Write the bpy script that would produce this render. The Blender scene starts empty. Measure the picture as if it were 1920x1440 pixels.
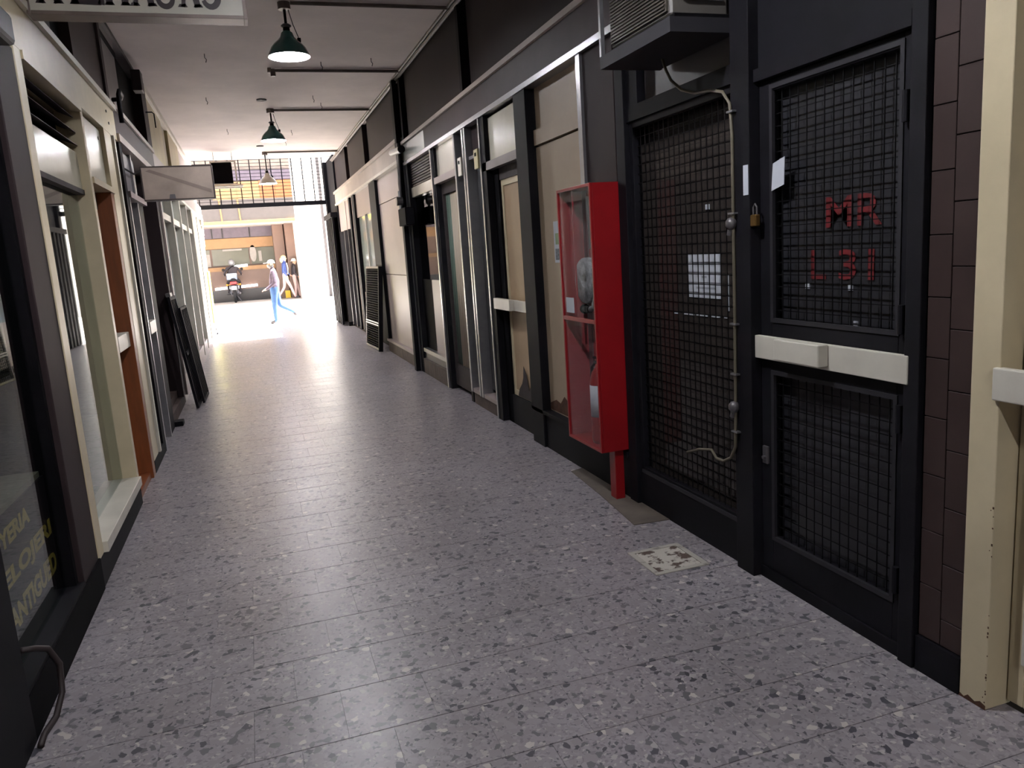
import bpy, bmesh, math, random
from mathutils import Matrix, Vector
random.seed(7)
S = bpy.context.scene
COL = S.collection
PI = math.pi

# ------------------------------------------------------------------ camera
# axes: x to the right across the passage, y along the passage to the street, z up
cam_d = bpy.data.cameras.new('camera'); cam = bpy.data.objects.new('camera', cam_d); COL.objects.link(cam)
F = 1443.0                                   # focal length in pixels of the 1920 px frame
cam_d.sensor_width = 36.0; cam_d.lens = F / 1920 * 36.0; cam_d.clip_start = 0.05; cam_d.clip_end = 300
dy = Vector((469 - 960, 720 - 497, -F)).normalized()          # passage direction seen by the lens
up = Vector((-625, 8780, 1443)); up = (up - dy * up.dot(dy)).normalized()
dx = dy.cross(up)
rot = Matrix((dx, dy, up))
cam.matrix_world = Matrix.Translation((0, 0, 1.58)) @ rot.to_4x4()
S.camera = cam

# ------------------------------------------------------------------ light
S.view_settings.view_transform = 'Standard'; S.view_settings.look = 'None'
S.view_settings.gamma = 1.0; S.view_settings.use_curve_mapping = False
S.view_settings.exposure = 0.36
W = bpy.data.worlds.new('sky'); S.world = W; W.use_nodes = True
nt = W.node_tree; nt.nodes.clear()
wo = nt.nodes.new('ShaderNodeOutputWorld'); wb = nt.nodes.new('ShaderNodeBackground'); ws = nt.nodes.new('ShaderNodeTexSky')
ws.sky_type = 'NISHITA'; ws.sun_disc = False; ws.sun_elevation = math.radians(62); ws.sun_rotation = math.radians(75)
ws.air_density = 1.0; ws.dust_density = 4.0; ws.ozone_density = 0.6
wb.inputs['Strength'].default_value = 0.95
hs_ = nt.nodes.new('ShaderNodeHueSaturation'); hs_.inputs['Saturation'].default_value = 0.45      # hazy midday sky
nt.links.new(ws.outputs[0], hs_.inputs['Color']); nt.links.new(hs_.outputs[0], wb.inputs[0]); nt.links.new(wb.outputs[0], wo.inputs[0])
sun_d = bpy.data.lights.new('sun', 'SUN'); sun = bpy.data.objects.new('sun', sun_d); COL.objects.link(sun)
sun_d.energy = 70.0; sun_d.angle = math.radians(0.6); sun_d.color = (1.0, 0.965, 0.975)
sun.location = (20, 10, 30)
sun.rotation_euler = Vector((-0.38, -0.04, -0.9)).to_track_quat('-Z', 'Y').to_euler()
LAMP_W = 78.0

# ------------------------------------------------------------------ materials
def lin(c): return c / 12.92 if c <= 0.04045 else ((c + 0.055) / 1.055) ** 2.4
def hx(h):
    h = h.lstrip('#'); return tuple(lin(int(h[i:i + 2], 16) / 255) for i in (0, 2, 4)) + (1,)
MATS = {}
def mat(name, col, rough=0.5, metal=0.0, var=0.12, scale=6.0, bump=0.0, col2=None, spec=0.5, stretch=None, amount=(0.35, 0.7)):
    """painted or raw surface: base colour with a noise-driven second tone for dirt and wear"""
    if name in MATS: return MATS[name]
    m = bpy.data.materials.new(name); m.use_nodes = True; MATS[name] = m
    n = m.node_tree.nodes; l = m.node_tree.links
    b = n['Principled BSDF']; b.inputs['Roughness'].default_value = rough; b.inputs['Metallic'].default_value = metal
    b.inputs['Specular IOR Level'].default_value = spec
    c = hx(col) if isinstance(col, str) else tuple(col) + (1,)
    c2 = hx(col2) if col2 else tuple(x * (1 - var * 1.6) for x in c[:3]) + (1,)
    tc = n.new('ShaderNodeNewGeometry'); mp = n.new('ShaderNodeMapping'); nz = n.new('ShaderNodeTexNoise'); rp = n.new('ShaderNodeValToRGB')
    mp.inputs['Scale'].default_value = stretch or (1, 1, 1)
    nz.inputs['Scale'].default_value = scale; nz.inputs['Detail'].default_value = 6; nz.inputs['Roughness'].default_value = 0.62
    rp.color_ramp.elements[0].position = amount[0]; rp.color_ramp.elements[0].color = c2
    rp.color_ramp.elements[1].position = amount[1]; rp.color_ramp.elements[1].color = c
    l.new(tc.outputs['Position'], mp.inputs[0]); l.new(mp.outputs[0], nz.inputs['Vector']); l.new(nz.outputs['Fac'], rp.inputs[0])
    l.new(rp.outputs[0], b.inputs['Base Color'])
    if bump:
        bp = n.new('ShaderNodeBump'); bp.inputs['Strength'].default_value = bump; bp.inputs['Distance'].default_value = 0.01
        l.new(nz.outputs['Fac'], bp.inputs['Height']); l.new(bp.outputs[0], b.inputs['Normal'])
    return m
def emit(name, col, s):
    if name in MATS: return MATS[name]
    m = bpy.data.materials.new(name); m.use_nodes = True; MATS[name] = m
    b = m.node_tree.nodes['Principled BSDF']; c = hx(col)
    b.inputs['Base Color'].default_value = c; b.inputs['Emission Color'].default_value = c; b.inputs['Emission Strength'].default_value = s
    return m
def glass(name, tint='#e8f0ee', rough=0.015, ior=1.6, milk=0.0, milkcol='#c8d2ce'):
    if name in MATS: return MATS[name]
    m = bpy.data.materials.new(name); m.use_nodes = True; MATS[name] = m
    n = m.node_tree.nodes; l = m.node_tree.links; n.clear()
    o = n.new('ShaderNodeOutputMaterial'); t = n.new('ShaderNodeBsdfTransparent'); g = n.new('ShaderNodeBsdfGlossy'); f = n.new('ShaderNodeLayerWeight'); f.inputs[0].default_value = 0.5; x = n.new('ShaderNodeMixShader')
    # thin pane: Schlick reflectance, the same from both sides
    f0 = ((ior - 1) / (ior + 1)) ** 2; pw = n.new('ShaderNodeMath'); pw.operation = 'POWER'; pw.inputs[1].default_value = 5.0; ma = n.new('ShaderNodeMath'); ma.operation = 'MULTIPLY_ADD'; ma.inputs[1].default_value = 1 - f0; ma.inputs[2].default_value = f0
    l.new(f.outputs['Facing'], pw.inputs[0]); l.new(pw.outputs[0], ma.inputs[0])
    t.inputs[0].default_value = hx(tint); g.inputs['Roughness'].default_value = rough
    l.new(ma.outputs[0], x.inputs[0]); l.new(g.outputs[0], x.inputs[2])
    if milk:
        d = n.new('ShaderNodeBsdfDiffuse'); d.inputs[0].default_value = hx(milkcol); y = n.new('ShaderNodeMixShader'); y.inputs[0].default_value = milk
        l.new(t.outputs[0], y.inputs[1]); l.new(d.outputs[0], y.inputs[2]); l.new(y.outputs[0], x.inputs[1])
    else: l.new(t.outputs[0], x.inputs[1])
    l.new(x.outputs[0], o.inputs[0]); return m
def terrazzo():
    m = bpy.data.materials.new('terrazzo'); m.use_nodes = True
    n = m.node_tree.nodes; l = m.node_tree.links; b = n['Principled BSDF']
    g = n.new('ShaderNodeNewGeometry'); oi = n.new('ShaderNodeObjectInfo'); mu = n.new('ShaderNodeVectorMath'); mu.operation = 'ADD'
    sc = n.new('ShaderNodeMath'); sc.operation = 'MULTIPLY'; sc.inputs[1].default_value = 37.0
    l.new(oi.outputs['Random'], sc.inputs[0]); l.new(g.outputs['Position'], mu.inputs[0]); l.new(sc.outputs[0], mu.inputs[1])
    nd = n.new('ShaderNodeTexNoise'); nd.inputs['Scale'].default_value = 26; nd.inputs['Detail'].default_value = 3; l.new(mu.outputs[0], nd.inputs['Vector'])
    dm = n.new('ShaderNodeVectorMath'); dm.operation = 'SCALE'; dm.inputs['Scale'].default_value = 0.03; l.new(nd.outputs['Color'], dm.inputs[0])
    ad = n.new('ShaderNodeVectorMath'); ad.operation = 'ADD'; l.new(mu.outputs[0], ad.inputs[0]); l.new(dm.outputs[0], ad.inputs[1])
    def chips(scale, stops):
        v = n.new('ShaderNodeTexVoronoi'); v.inputs['Scale'].default_value = scale; v.inputs['Randomness'].default_value = 1.0
        l.new(ad.outputs[0], v.inputs['Vector'])
        s = n.new('ShaderNodeSeparateColor'); l.new(v.outputs['Color'], s.inputs[0])
        r = n.new('ShaderNodeValToRGB'); r.color_ramp.interpolation = 'CONSTANT'
        e = r.color_ramp.elements; e[0].position = 0; e[0].color = hx(stops[0][1])
        e[1].position = stops[1][0]; e[1].color = hx(stops[1][1])
        for p, c in stops[2:]:
            q = e.new(p); q.color = hx(c)
        l.new(s.outputs[0], r.inputs[0]); return v, s, r
    v1, s1, r1 = chips(42, [(0, '#4f4e55'), (0.10, '#6a676c'), (0.25, '#908a8e'), (0.6, '#989297'), (0.9, '#a8a2a3'), (0.96, '#bfb8b4')])
    v2, s2, r2 = chips(100, [(0, '#5d5b62'), (0.05, '#827d82'), (0.25, '#928c91'), (0.7, '#9a9499'), (0.93, '#aca5a5')])
    # small chips fill between the large ones
    ls = n.new('ShaderNodeMath'); ls.operation = 'LESS_THAN'; ls.inputs[1].default_value = 0.34; l.new(s1.outputs[1], ls.inputs[0])
    mx = n.new('ShaderNodeMix'); mx.data_type = 'RGBA'; l.new(ls.outputs[0], mx.inputs[0]); l.new(r2.outputs[0], mx.inputs[6]); l.new(r1.outputs[0], mx.inputs[7])
    gr = n.new('ShaderNodeTexNoise'); gr.inputs['Scale'].default_value = 1.6; gr.inputs['Detail'].default_value = 5; l.new(g.outputs['Position'], gr.inputs['Vector'])
    gp = n.new('ShaderNodeValToRGB'); gp.color_ramp.elements[0].position = 0.3; gp.color_ramp.elements[0].color = (0.80, 0.79, 0.78, 1); gp.color_ramp.elements[1].position = 0.7; gp.color_ramp.elements[1].color = (1, 1, 1, 1)
    l.new(gr.outputs['Fac'], gp.inputs[0])
    mm = n.new('ShaderNodeMix'); mm.data_type = 'RGBA'; mm.blend_type = 'MULTIPLY'; mm.inputs[0].default_value = 1
    l.new(mx.outputs[2], mm.inputs[6]); l.new(gp.outputs[0], mm.inputs[7]); l.new(mm.outputs[2], b.inputs['Base Color'])
    rr = n.new('ShaderNodeMapRange'); rr.inputs[3].default_value = 0.24; rr.inputs[4].default_value = 0.42; l.new(gr.outputs['Fac'], rr.inputs[0]); l.new(rr.outputs[0], b.inputs['Roughness'])
    b.inputs['Specular IOR Level'].default_value = 0.37
    return m

M = dict(
    terrazzo=terrazzo(),
    grout=mat('grout', '#54493f', 0.9),
    cement=mat('cement', '#645a52', 0.8, scale=5, var=0.25),
    ceiling=mat('ceiling_plaster', '#f3eae7', 0.85, scale=1.2, var=0.10, bump=0.05),
    black=mat('black_paint', '#131217', 0.62, spec=0.12, var=0.25, scale=5),
    blackmatte=mat('black_matte', '#0d0c0f', 0.75, spec=0.05, var=0.2),
    brown=mat('brown_panel', '#2c2224', 0.6, spec=0.15, var=0.14, scale=1.6, stretch=(1, 1, 0.4)),
    browntile=mat('brown_tile', '#392c2a', 0.5, spec=0.25, var=0.14, scale=4),
    fascia=mat('fascia_dark', '#40373a', 0.55, spec=0.25, var=0.18, scale=2.2),
    fascia2=mat('fascia_pale', '#b3a79d', 0.45, var=0.12, scale=2.0),
    alu=mat('aluminium', '#a9a9ac', 0.32, metal=0.85, var=0.1, scale=12),
    cream=mat('cream_paint', '#cdbf9f', 0.38, var=0.10, scale=3),
    creamworn=mat('cream_worn', '#c3b492', 0.45, var=0.28, scale=9, col2='#8f7f5c', amount=(0.28, 0.42)),
    beige=mat('beige_panel', '#a89680', 0.5, var=0.10, scale=1.5),
    beigedoor=mat('beige_door', '#b09678', 0.5, var=0.12, scale=2.5),
    pink=mat('pinkish_panel', '#a0918e', 0.42, var=0.08, scale=1.3),
    white=mat('offwhite_paint', '#cfcabd', 0.38, var=0.10, scale=4),
    whitepanel=mat('white_laminate', '#c6c2b2', 0.22, var=0.10, scale=2.0),
    greypanel=mat('grey_panel', '#6f6a6d', 0.4, var=0.15, scale=2),
    greywood=mat('weathered_wood', '#5a4a44', 0.7, var=0.3, scale=8),
    palegreen=mat('pale_green_board', '#d3dbd6', 0.30, var=0.08, scale=1.5),
    palecream=mat('pale_cream_board', '#a59b80', 0.5, var=0.12, scale=2),
    yellowish=mat('yellowish_board', '#b8ae84', 0.5, var=0.12, scale=2),
    orange=mat('orange_wood', '#8a4a22', 0.42, var=0.18, scale=7, stretch=(4, 4, 0.5)),
    red=mat('red_enamel', '#8b0f16', 0.38, var=0.12, scale=3),
    redin=mat('red_inside', '#94363d', 0.35, var=0.1),  # paler than the enamel, so the cabinet interior looks lighter
    rust=mat('rust', '#5b3a28', 0.85, var=0.35, scale=18),
    peel=mat('peeled_dark', '#3a2f30', 0.8, var=0.3, scale=14),
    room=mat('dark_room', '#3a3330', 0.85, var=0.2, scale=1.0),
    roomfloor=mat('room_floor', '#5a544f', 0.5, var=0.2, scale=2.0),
    film=mat('dark_film', '#2b2b2f', 0.28, var=0.18, scale=3),
    wire=mat('dark_wire', '#0e0d0f', 0.7, spec=0.1),
    steel=mat('grey_steel', '#6a6769', 0.38, metal=0.5, var=0.15),
    paper=mat('paper', '#b8bcc4', 0.8, var=0.05),
    paperink=mat('paper_ink', '#8a8d95', 0.8, var=0.05),
    redletter=mat('red_letter', '#6e161b', 0.6, var=0.2, scale=20),
    gold=mat('gold_letter', '#cfa945', 0.55, var=0.2, scale=20),
    plum=mat('plum_board', '#281d23', 0.7, spec=0.1, var=0.15),
    letter=mat('brown_letter', '#2e2226', 0.5),
    signface=mat('sign_acrylic', '#c3bfb2', 0.35, var=0.10, scale=3),
    hose=mat('beige_hose', '#5d5647', 0.55, var=0.15),
    cable=mat('dark_cable', '#2a2020', 0.6),
    conduit=mat('conduit', '#6c625c', 0.55, var=0.2, scale=8),
    shade=mat('green_enamel', '#2a6460', 0.25, var=0.1, scale=6),
    shadein=mat('white_enamel', '#efece6', 0.4, var=0.03),
    shade3=mat('pale_enamel', '#a39a8d', 0.35, var=0.1),
    glass=glass('clear_glass'),
    glassdark=glass('dim_glass', '#8e9494', 0.02, 1.55),
    frost=glass('frosted_pane', '#b8cac4', 0.12, 1.5, 0.82, '#b4c0bb'),
    curtain=mat('green_curtain', '#55685c', 0.7, var=0.12, scale=9, stretch=(6, 6, 0.3)),
    curtainw=mat('pale_curtain', '#b5a794', 0.7, var=0.10, scale=9, stretch=(6, 6, 0.3)),
    asphalt=mat('street_paving', '#bcb5ac', 0.9, var=0.12, scale=1.5),
    wallwhite=mat('white_stucco', '#ece8e0', 0.85, var=0.05),
    greysign=mat('grey_sign', '#8d8781', 0.6),
    yellow=mat('yellow_paint', '#e8c23a', 0.5, var=0.08),
    yelldull=mat('yellow_sheet', '#e5e25a', 0.5, var=0.08),
    tan=mat('tan_board', '#8c6a46', 0.6, var=0.08),
    terracotta=mat('orange_board', '#965530', 0.7, var=0.1),
    purple=mat('purple_band', '#574d58', 0.5, var=0.15),
    greenglass=mat('greenish_window', '#5f5f54', 0.2, var=0.12, scale=1.0),
    brownwall=mat('brown_stone', '#6a5246', 0.5, var=0.12, scale=1.5),
    blackstone=mat('black_stone', '#1d1c22', 0.3, var=0.2),
    tube=emit('reflection_streak', '#ffffff', 6.0),  # glow for the white reflection streaks across the street
    yellowglow=emit('yellow_edge_glow', '#ffd23a', 2.2),  # glow put on a plain yellow beam edge
    skin=mat('skin', '#c89a80', 0.6, var=0.06), hairb=mat('blond_hair', '#d8bd84', 0.6), haird=mat('dark_hair', '#2c2420', 0.6),
    plaid=mat('plaid_jacket', '#5a4c5c', 0.85, var=0.4, scale=16), jeans=mat('blue_jeans', '#3c5c8c', 0.85, var=0.15, scale=12),
    blue=mat('blue_jacket', '#38487e', 0.85), pinkpants=mat('pink_trousers', '#c2a6a2', 0.85), darkj=mat('dark_jacket', '#3a3438', 0.85),
    shoe=mat('dark_shoe', '#3b383c', 0.6), capw=mat('light_cap', '#d8d4cc', 0.8), maskd=mat('grey_mask', '#6d6f70', 0.8), greyp=mat('grey_trousers', '#6b6370', 0.85),
    helmet=mat('grey_helmet', '#77777a', 0.25), bagm=mat('bag_cloth', '#8d97a8', 0.7, var=0.3, scale=14), rubber=mat('rubber', '#1c1b1c', 0.75),
    redlamp=emit('tail_light', '#ff2a2a', 2.5), amber=mat('amber_lens', '#d88a2a', 0.3), plate=mat('white_plate', '#e8e6e2', 0.5),
)

# ------------------------------------------------------------------ mesh helpers
ORG = {}                                   # world origin of every unrotated object, for parenting
class MB:
    def __init__(s): s.v = []; s.f = []; s.m = []
    def add(s, vs, fs, mi=0):
        o = len(s.v); s.v += [tuple(p) for p in vs]; s.f += [tuple(i + o for i in f) for f in fs]; s.m += [mi] * len(fs); return s
    def box(s, a, b, mi=0):
        (x0, y0, z0), (x1, y1, z1) = a, b
        if x0 > x1: x0, x1 = x1, x0
        if y0 > y1: y0, y1 = y1, y0
        if z0 > z1: z0, z1 = z1, z0
        return s.add([(x0, y0, z0), (x1, y0, z0), (x1, y1, z0), (x0, y1, z0), (x0, y0, z1), (x1, y0, z1), (x1, y1, z1), (x0, y1, z1)],
                     [(0, 3, 2, 1), (4, 5, 6, 7), (0, 1, 5, 4), (1, 2, 6, 5), (2, 3, 7, 6), (3, 0, 4, 7)], mi)
    def chamfer(s, a, b, c, mi=0):
        """box with all edges cut, 24 corners worth of simple bevel"""
        (x0, y0, z0), (x1, y1, z1) = a, b
        bm = bmesh.new(); bmesh.ops.create_cube(bm, size=1)
        for v in bm.verts: v.co = Vector(((x0 + x1) / 2 + v.co.x * (x1 - x0), (y0 + y1) / 2 + v.co.y * (y1 - y0), (z0 + z1) / 2 + v.co.z * (z1 - z0)))
        bmesh.ops.bevel(bm, geom=list(bm.edges), offset=c, segments=1, affect='EDGES')
        bm.verts.index_update()
        s.add([v.co[:] for v in bm.verts], [[v.index for v in f.verts] for f in bm.faces], mi); bm.free(); return s
    def cyl(s, p, q, r, n=10, r2=None, cap=True, mi=0):
        p = Vector(p); q = Vector(q); d = (q - p).normalized(); r2 = r if r2 is None else r2
        a = Vector((0, 0, 1)) if abs(d.z) < 0.9 else Vector((1, 0, 0)); u = d.cross(a).normalized(); w = d.cross(u)
        vs = []
        for c, rr in ((p, r), (q, r2)):
            for i in range(n):
                t = 2 * PI * i / n; vs.append(c + (u * math.cos(t) + w * math.sin(t)) * rr)
        fs = [(i, (i + 1) % n, n + (i + 1) % n, n + i) for i in range(n)]
        if cap: fs += [tuple(range(n - 1, -1, -1)), tuple(range(n, 2 * n))]
        return s.add(vs, fs, mi)
    def tube(s, pts, r, n=8, mi=0):
        pts = [Vector(p) for p in pts]; vs = []; prev = None
        for k, p in enumerate(pts):
            d = ((pts[min(k + 1, len(pts) - 1)] - pts[max(k - 1, 0)])).normalized()
            if prev is None:
                a = Vector((0, 0, 1)) if abs(d.z) < 0.9 else Vector((1, 0, 0)); u = d.cross(a).normalized()
            else: u = (prev - d * prev.dot(d)).normalized()
            prev = u; w = d.cross(u); rr = r[k] if isinstance(r, (list, tuple)) else r
            for i in range(n):
                t = 2 * PI * i / n; vs.append(p + (u * math.cos(t) + w * math.sin(t)) * rr)
        fs = []
        for k in range(len(pts) - 1):
            for i in range(n): fs.append((k * n + i, k * n + (i + 1) % n, (k + 1) * n + (i + 1) % n, (k + 1) * n + i))
        fs += [tuple(range(n - 1, -1, -1)), tuple(range((len(pts) - 1) * n, len(pts) * n))]
        return s.add(vs, fs, mi)
    def lathe(s, prof, c=(0, 0, 0), n=24, axis='z', mi=0):
        vs = []
        for r, h in prof:
            for i in range(n):
                t = 2 * PI * i / n; a, b2 = r * math.cos(t), r * math.sin(t)
                if axis == 'z': vs.append((c[0] + a, c[1] + b2, c[2] + h))
                elif axis == 'x': vs.append((c[0] + h, c[1] + a, c[2] + b2))
                else: vs.append((c[0] + a, c[1] + h, c[2] + b2))
        fs = []
        for k in range(len(prof) - 1):
            for i in range(n): fs.append((k * n + i, k * n + (i + 1) % n, (k + 1) * n + (i + 1) % n, (k + 1) * n + i))
        return s.add(vs, fs, mi)
    def ball(s, c, r, n=12, sx=1, sy=1, sz=1, mi=0):
        prof = [(math.sin(PI * k / (n // 2)) * r, -math.cos(PI * k / (n // 2)) * r) for k in range(n // 2 + 1)]
        vs = []; nn = n
        for rr, h in prof:
            for i in range(nn):
                t = 2 * PI * i / nn; vs.append((c[0] + max(rr, 1e-4) * math.cos(t) * sx, c[1] + max(rr, 1e-4) * math.sin(t) * sy, c[2] + h * sz))
        fs = [(k * nn + i, k * nn + (i + 1) % nn, (k + 1) * nn + (i + 1) % nn, (k + 1) * nn + i) for k in range(len(prof) - 1) for i in range(nn)]
        return s.add(vs, fs, mi)
    def prism(s, poly, axis, a, b, mi=0):
        """poly in the two other axes, extruded from a to b along axis"""
        n = len(poly); vs = []
        for t in (a, b):
            for p, q in poly: vs.append({'x': (t, p, q), 'y': (p, t, q), 'z': (p, q, t)}[axis])
        fs = [tuple(range(n)), tuple(range(2 * n - 1, n - 1, -1))] + [(i, n + i, n + (i + 1) % n, (i + 1) % n) for i in range(n)]
        return s.add(vs, fs, mi)
    def build(s, name, mats, parent=None, smooth=False, org=None, bevel=0.0):
        xs = list(zip(*s.v))
        if org is None:
            org = (ORG[parent.name] if parent else ((min(xs[0]) + max(xs[0])) / 2, (min(xs[1]) + max(xs[1])) / 2, min(xs[2])))
        me = bpy.data.meshes.new(name)
        me.from_pydata([(p[0] - org[0], p[1] - org[1], p[2] - org[2]) for p in s.v], [], s.f)
        bm = bmesh.new(); bm.from_mesh(me); bmesh.ops.recalc_face_normals(bm, faces=bm.faces)
        bm.to_mesh(me); bm.free()
        if not isinstance(mats, (list, tuple)): mats = [mats]
        for mm in mats: me.materials.append(mm)
        if len(mats) > 1:
            for p, i in zip(me.polygons, s.m): p.material_index = i
        if smooth:
            for p in me.polygons: p.use_smooth = True
        o = bpy.data.objects.new(name, me); COL.objects.link(o)
        if parent:
            po = ORG[parent.name]; o.parent = parent; o.location = (org[0] - po[0], org[1] - po[1], org[2] - po[2])
        else: o.location = org
        ORG[o.name] = org
        if bevel:
            md = o.modifiers.new('edge', 'BEVEL'); md.width = bevel; md.segments = 2; md.limit_method = 'ANGLE'
        return o
def box(name, a, b, m, parent=None, bevel=0.0): return MB().box(a, b).build(name, m, parent, bevel=bevel)
def thing(name, loc, label=None, cat=None, group=None, kind=None, local=False):
    o = bpy.data.objects.new(name, None); COL.objects.link(o); o.location = loc; o.empty_display_size = 0.05
    ORG[o.name] = (0, 0, 0) if local else tuple(loc)
    return tag(o, label, cat, group, kind)
def tag(o, label=None, cat=None, group=None, kind=None):
    if label: o['label'] = label
    if cat: o['category'] = cat
    if group: o['group'] = group
    if kind: o['kind'] = kind
    return o
def text_mesh(body, size, bold=0.0, ext=0.001):
    c = bpy.data.curves.new('txt', 'FONT'); c.body = body; c.size = size; c.offset = bold; c.extrude = ext; c.resolution_u = 3
    o = bpy.data.objects.new('txt', c); COL.objects.link(o)
    dg = bpy.context.evaluated_depsgraph_get(); me = bpy.data.meshes.new_from_object(o.evaluated_get(dg))
    bpy.data.objects.remove(o); bpy.data.curves.remove(c); return me
def text(name, body, org, right, upv, width, height, m, parent, bold=0.0):
    """flat lettering fitted to width x height, its lower left corner at org"""
    me = text_mesh(body, 1.0, bold)
    xs = [v.co.x for v in me.vertices]; ys = [v.co.y for v in me.vertices]
    x0, x1, y0, y1 = min(xs), max(xs), min(ys), max(ys); r = Vector(right); u = Vector(upv); nrm = r.cross(u)
    po = Vector(ORG[parent.name]); me.name = name
    for v in me.vertices:
        v.co = Vector(org) - po + r * ((v.co.x - x0) / (x1 - x0) * width) + u * ((v.co.y - y0) / (y1 - y0) * height) + nrm * (v.co.z)
    me.materials.clear(); me.materials.append(m)
    o = bpy.data.objects.new(name, me); COL.objects.link(o); o.parent = parent; ORG[o.name] = tuple(po); return o
def frame_box(mb, ax, x0, x1, a0, a1, z0, z1, w, wb=None, wt=None):
    """rectangular frame lying in a y-z plane (ax 'x') or x-z plane (ax 'y'), member width w"""
    wb = w if wb is None else wb; wt = w if wt is None else wt
    def bb(a, b, c, d):
        if ax == 'x': mb.box((x0, a, c), (x1, b, d))
        else: mb.box((a, x0, c), (b, x1, d))
    bb(a0, a0 + w, z0, z1); bb(a1 - w, a1, z0, z1); bb(a0 + w, a1 - w, z0, z0 + wb); bb(a0 + w, a1 - w, z1 - wt, z1)
    return mb
def mesh_grid(mb, x, y0, y1, z0, z1, py=0.05, pz=0.05, r=0.0018):
    ny = int(round((y1 - y0) / py)); nz = int(round((z1 - z0) / pz))
    for i in range(1, ny):
        y = y0 + (y1 - y0) * i / ny; mb.box((x - r, y - r, z0), (x + r, y + r, z1))
    for i in range(1, nz):
        z = z0 + (z1 - z0) * i / nz; mb.box((x + r, y0, z - r), (x + 3 * r, y1, z + r))
    return mb
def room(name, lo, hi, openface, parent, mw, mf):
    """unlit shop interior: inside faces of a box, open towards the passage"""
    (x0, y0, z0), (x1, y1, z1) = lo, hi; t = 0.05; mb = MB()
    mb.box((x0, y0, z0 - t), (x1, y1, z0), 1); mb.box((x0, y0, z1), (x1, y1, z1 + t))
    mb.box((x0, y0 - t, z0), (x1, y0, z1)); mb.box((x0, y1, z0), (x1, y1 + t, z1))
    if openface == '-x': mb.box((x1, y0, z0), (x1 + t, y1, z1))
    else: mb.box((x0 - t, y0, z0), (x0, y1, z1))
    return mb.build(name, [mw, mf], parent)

XR, XL, ZC = 2.10, -0.90, 3.84
Y0, YC, YG = -6.0, 17.55, 20.2              # rear end, end of the ceiling, street gate

# ------------------------------------------------------------------ floor
floor = thing('floor', (0.6, 7, 0), 'grey terrazzo tile floor of the passage', kind='structure')
box('screed', (-1.3, Y0, -0.12), (2.4, 20.45, -0.006), M['grout'], floor)
def tile_verts(a0, a1, b0, b1):
    c = 0.0008; e = 0.0003; return [(a0, b0, -0.006), (a1, b0, -0.006), (a1, b1, -0.006), (a0, b1, -0.006), (a0 + e, b0 + c, 0), (a1 - e, b0 + c, 0), (a1 - e, b1 - c, 0), (a0 + e, b1 - c, 0)]
TF = [(4, 5, 6, 7), (0, 1, 5, 4), (1, 2, 6, 5), (2, 3, 7, 6), (3, 0, 4, 7)]
shared = {}; rest = MB(); P = 0.3045; G = 0.0012; near_n = 0
for k in range(-26, 62):
    ya = 1.81 + k * P; yb = ya + P
    xo = 0.28 if k % 2 else 0.13
    cells = []; xx = xo - P * 5
    while xx < XR + 0.06:
        a = max(xx, -1.12); b = min(xx + P, XR + 0.08)
        if b - a > 0.02: cells.append((a, b))
        xx += P
    for a, b in cells:
        if 1.45 <= ya < 9.6 and near_n < 300 and b > XL and a < XR - 0.02:
            key = round(b - a, 3); GX = 0.0002
            if key not in shared:
                me = bpy.data.meshes.new('tile'); h = (b - a) / 2 - GX; me.from_pydata(tile_verts(-h, h, -P / 2 + G, P / 2 - G), [], TF); me.materials.append(M['terrazzo']); shared[key] = me
            o = bpy.data.objects.new('tile', shared[key]); COL.objects.link(o); o.parent = floor
            o.location = ((a + b) / 2 - 0.6, (ya + yb) / 2 - 7, random.uniform(-0.0006, 0.0)); near_n += 1
        else: rest.add(tile_verts(a + 0.0002, b - 0.0002, ya + G, yb - G), TF)
tag(rest.build('tile_field', M['terrazzo'], floor), kind='stuff')
MB().prism([(1.97, 4.86), (1.93, 4.3), (1.87, 3.72), (2.09, 3.70), (2.09, 4.9)], 'z', 0.0, 0.004).build('cement_patch', M['cement'], floor)

# ------------------------------------------------------------------ ceiling and outer shell
box('ceiling', (-1.35, Y0, ZC), (2.45, YC, ZC + 0.16), M['ceiling']); tag(bpy.data.objects['ceiling'], 'off-white plaster ceiling of the passage', kind='structure')
tag(box('wall_back', (-1.3, Y0 - 0.1, 0), (2.4, Y0, ZC), M['beige']), 'plain unseen wall added to close the passage against sky light', kind='structure')  # added behind the camera so no sky light enters from the rear
roof = thing('roof', (0, 7, 4.0), 'flat roof added over the shops to block the sun', kind='structure')
box('sun_block_west', (-6, Y0, 4.0), (-1.3, 20.35, 4.12), M['cement'], roof); box('sun_block_east', (2.4, Y0, 4.0), (8, 20.35, 4.12), M['cement'], roof)  # slabs added out of view to stop sun leaking into the shops
box('sun_block_mid', (-1.3, Y0, 4.0), (2.4, YC, 4.12), M['cement'], roof)
tag(box('wall_sun_block_east', (8, Y0, 0), (8.1, 20.4, 4.1), M['cement']), 'unseen wall added on the east side to keep sunlight out', kind='structure')  # added out of view against sun leaking in from the side
tag(box('wall_sun_block_west', (-6.1, Y0, 0), (-6, 20.4, 4.1), M['cement']), 'unseen wall added on the west side to keep sunlight out', kind='structure')  # same added light block on the other side

# ================================================================== RIGHT WALL
wr = thing('wall_right', (2.1, 7, 0), 'right side of the passage: dark shopfronts under a brown bulkhead', kind='structure')
def rbox(name, y0, y1, z0, z1, m, x0=XR, x1=2.2, parent=None, bevel=0.0): return box(name, (x0, y0, z0), (x1, y1, z1), m, parent or wr, bevel)
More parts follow.
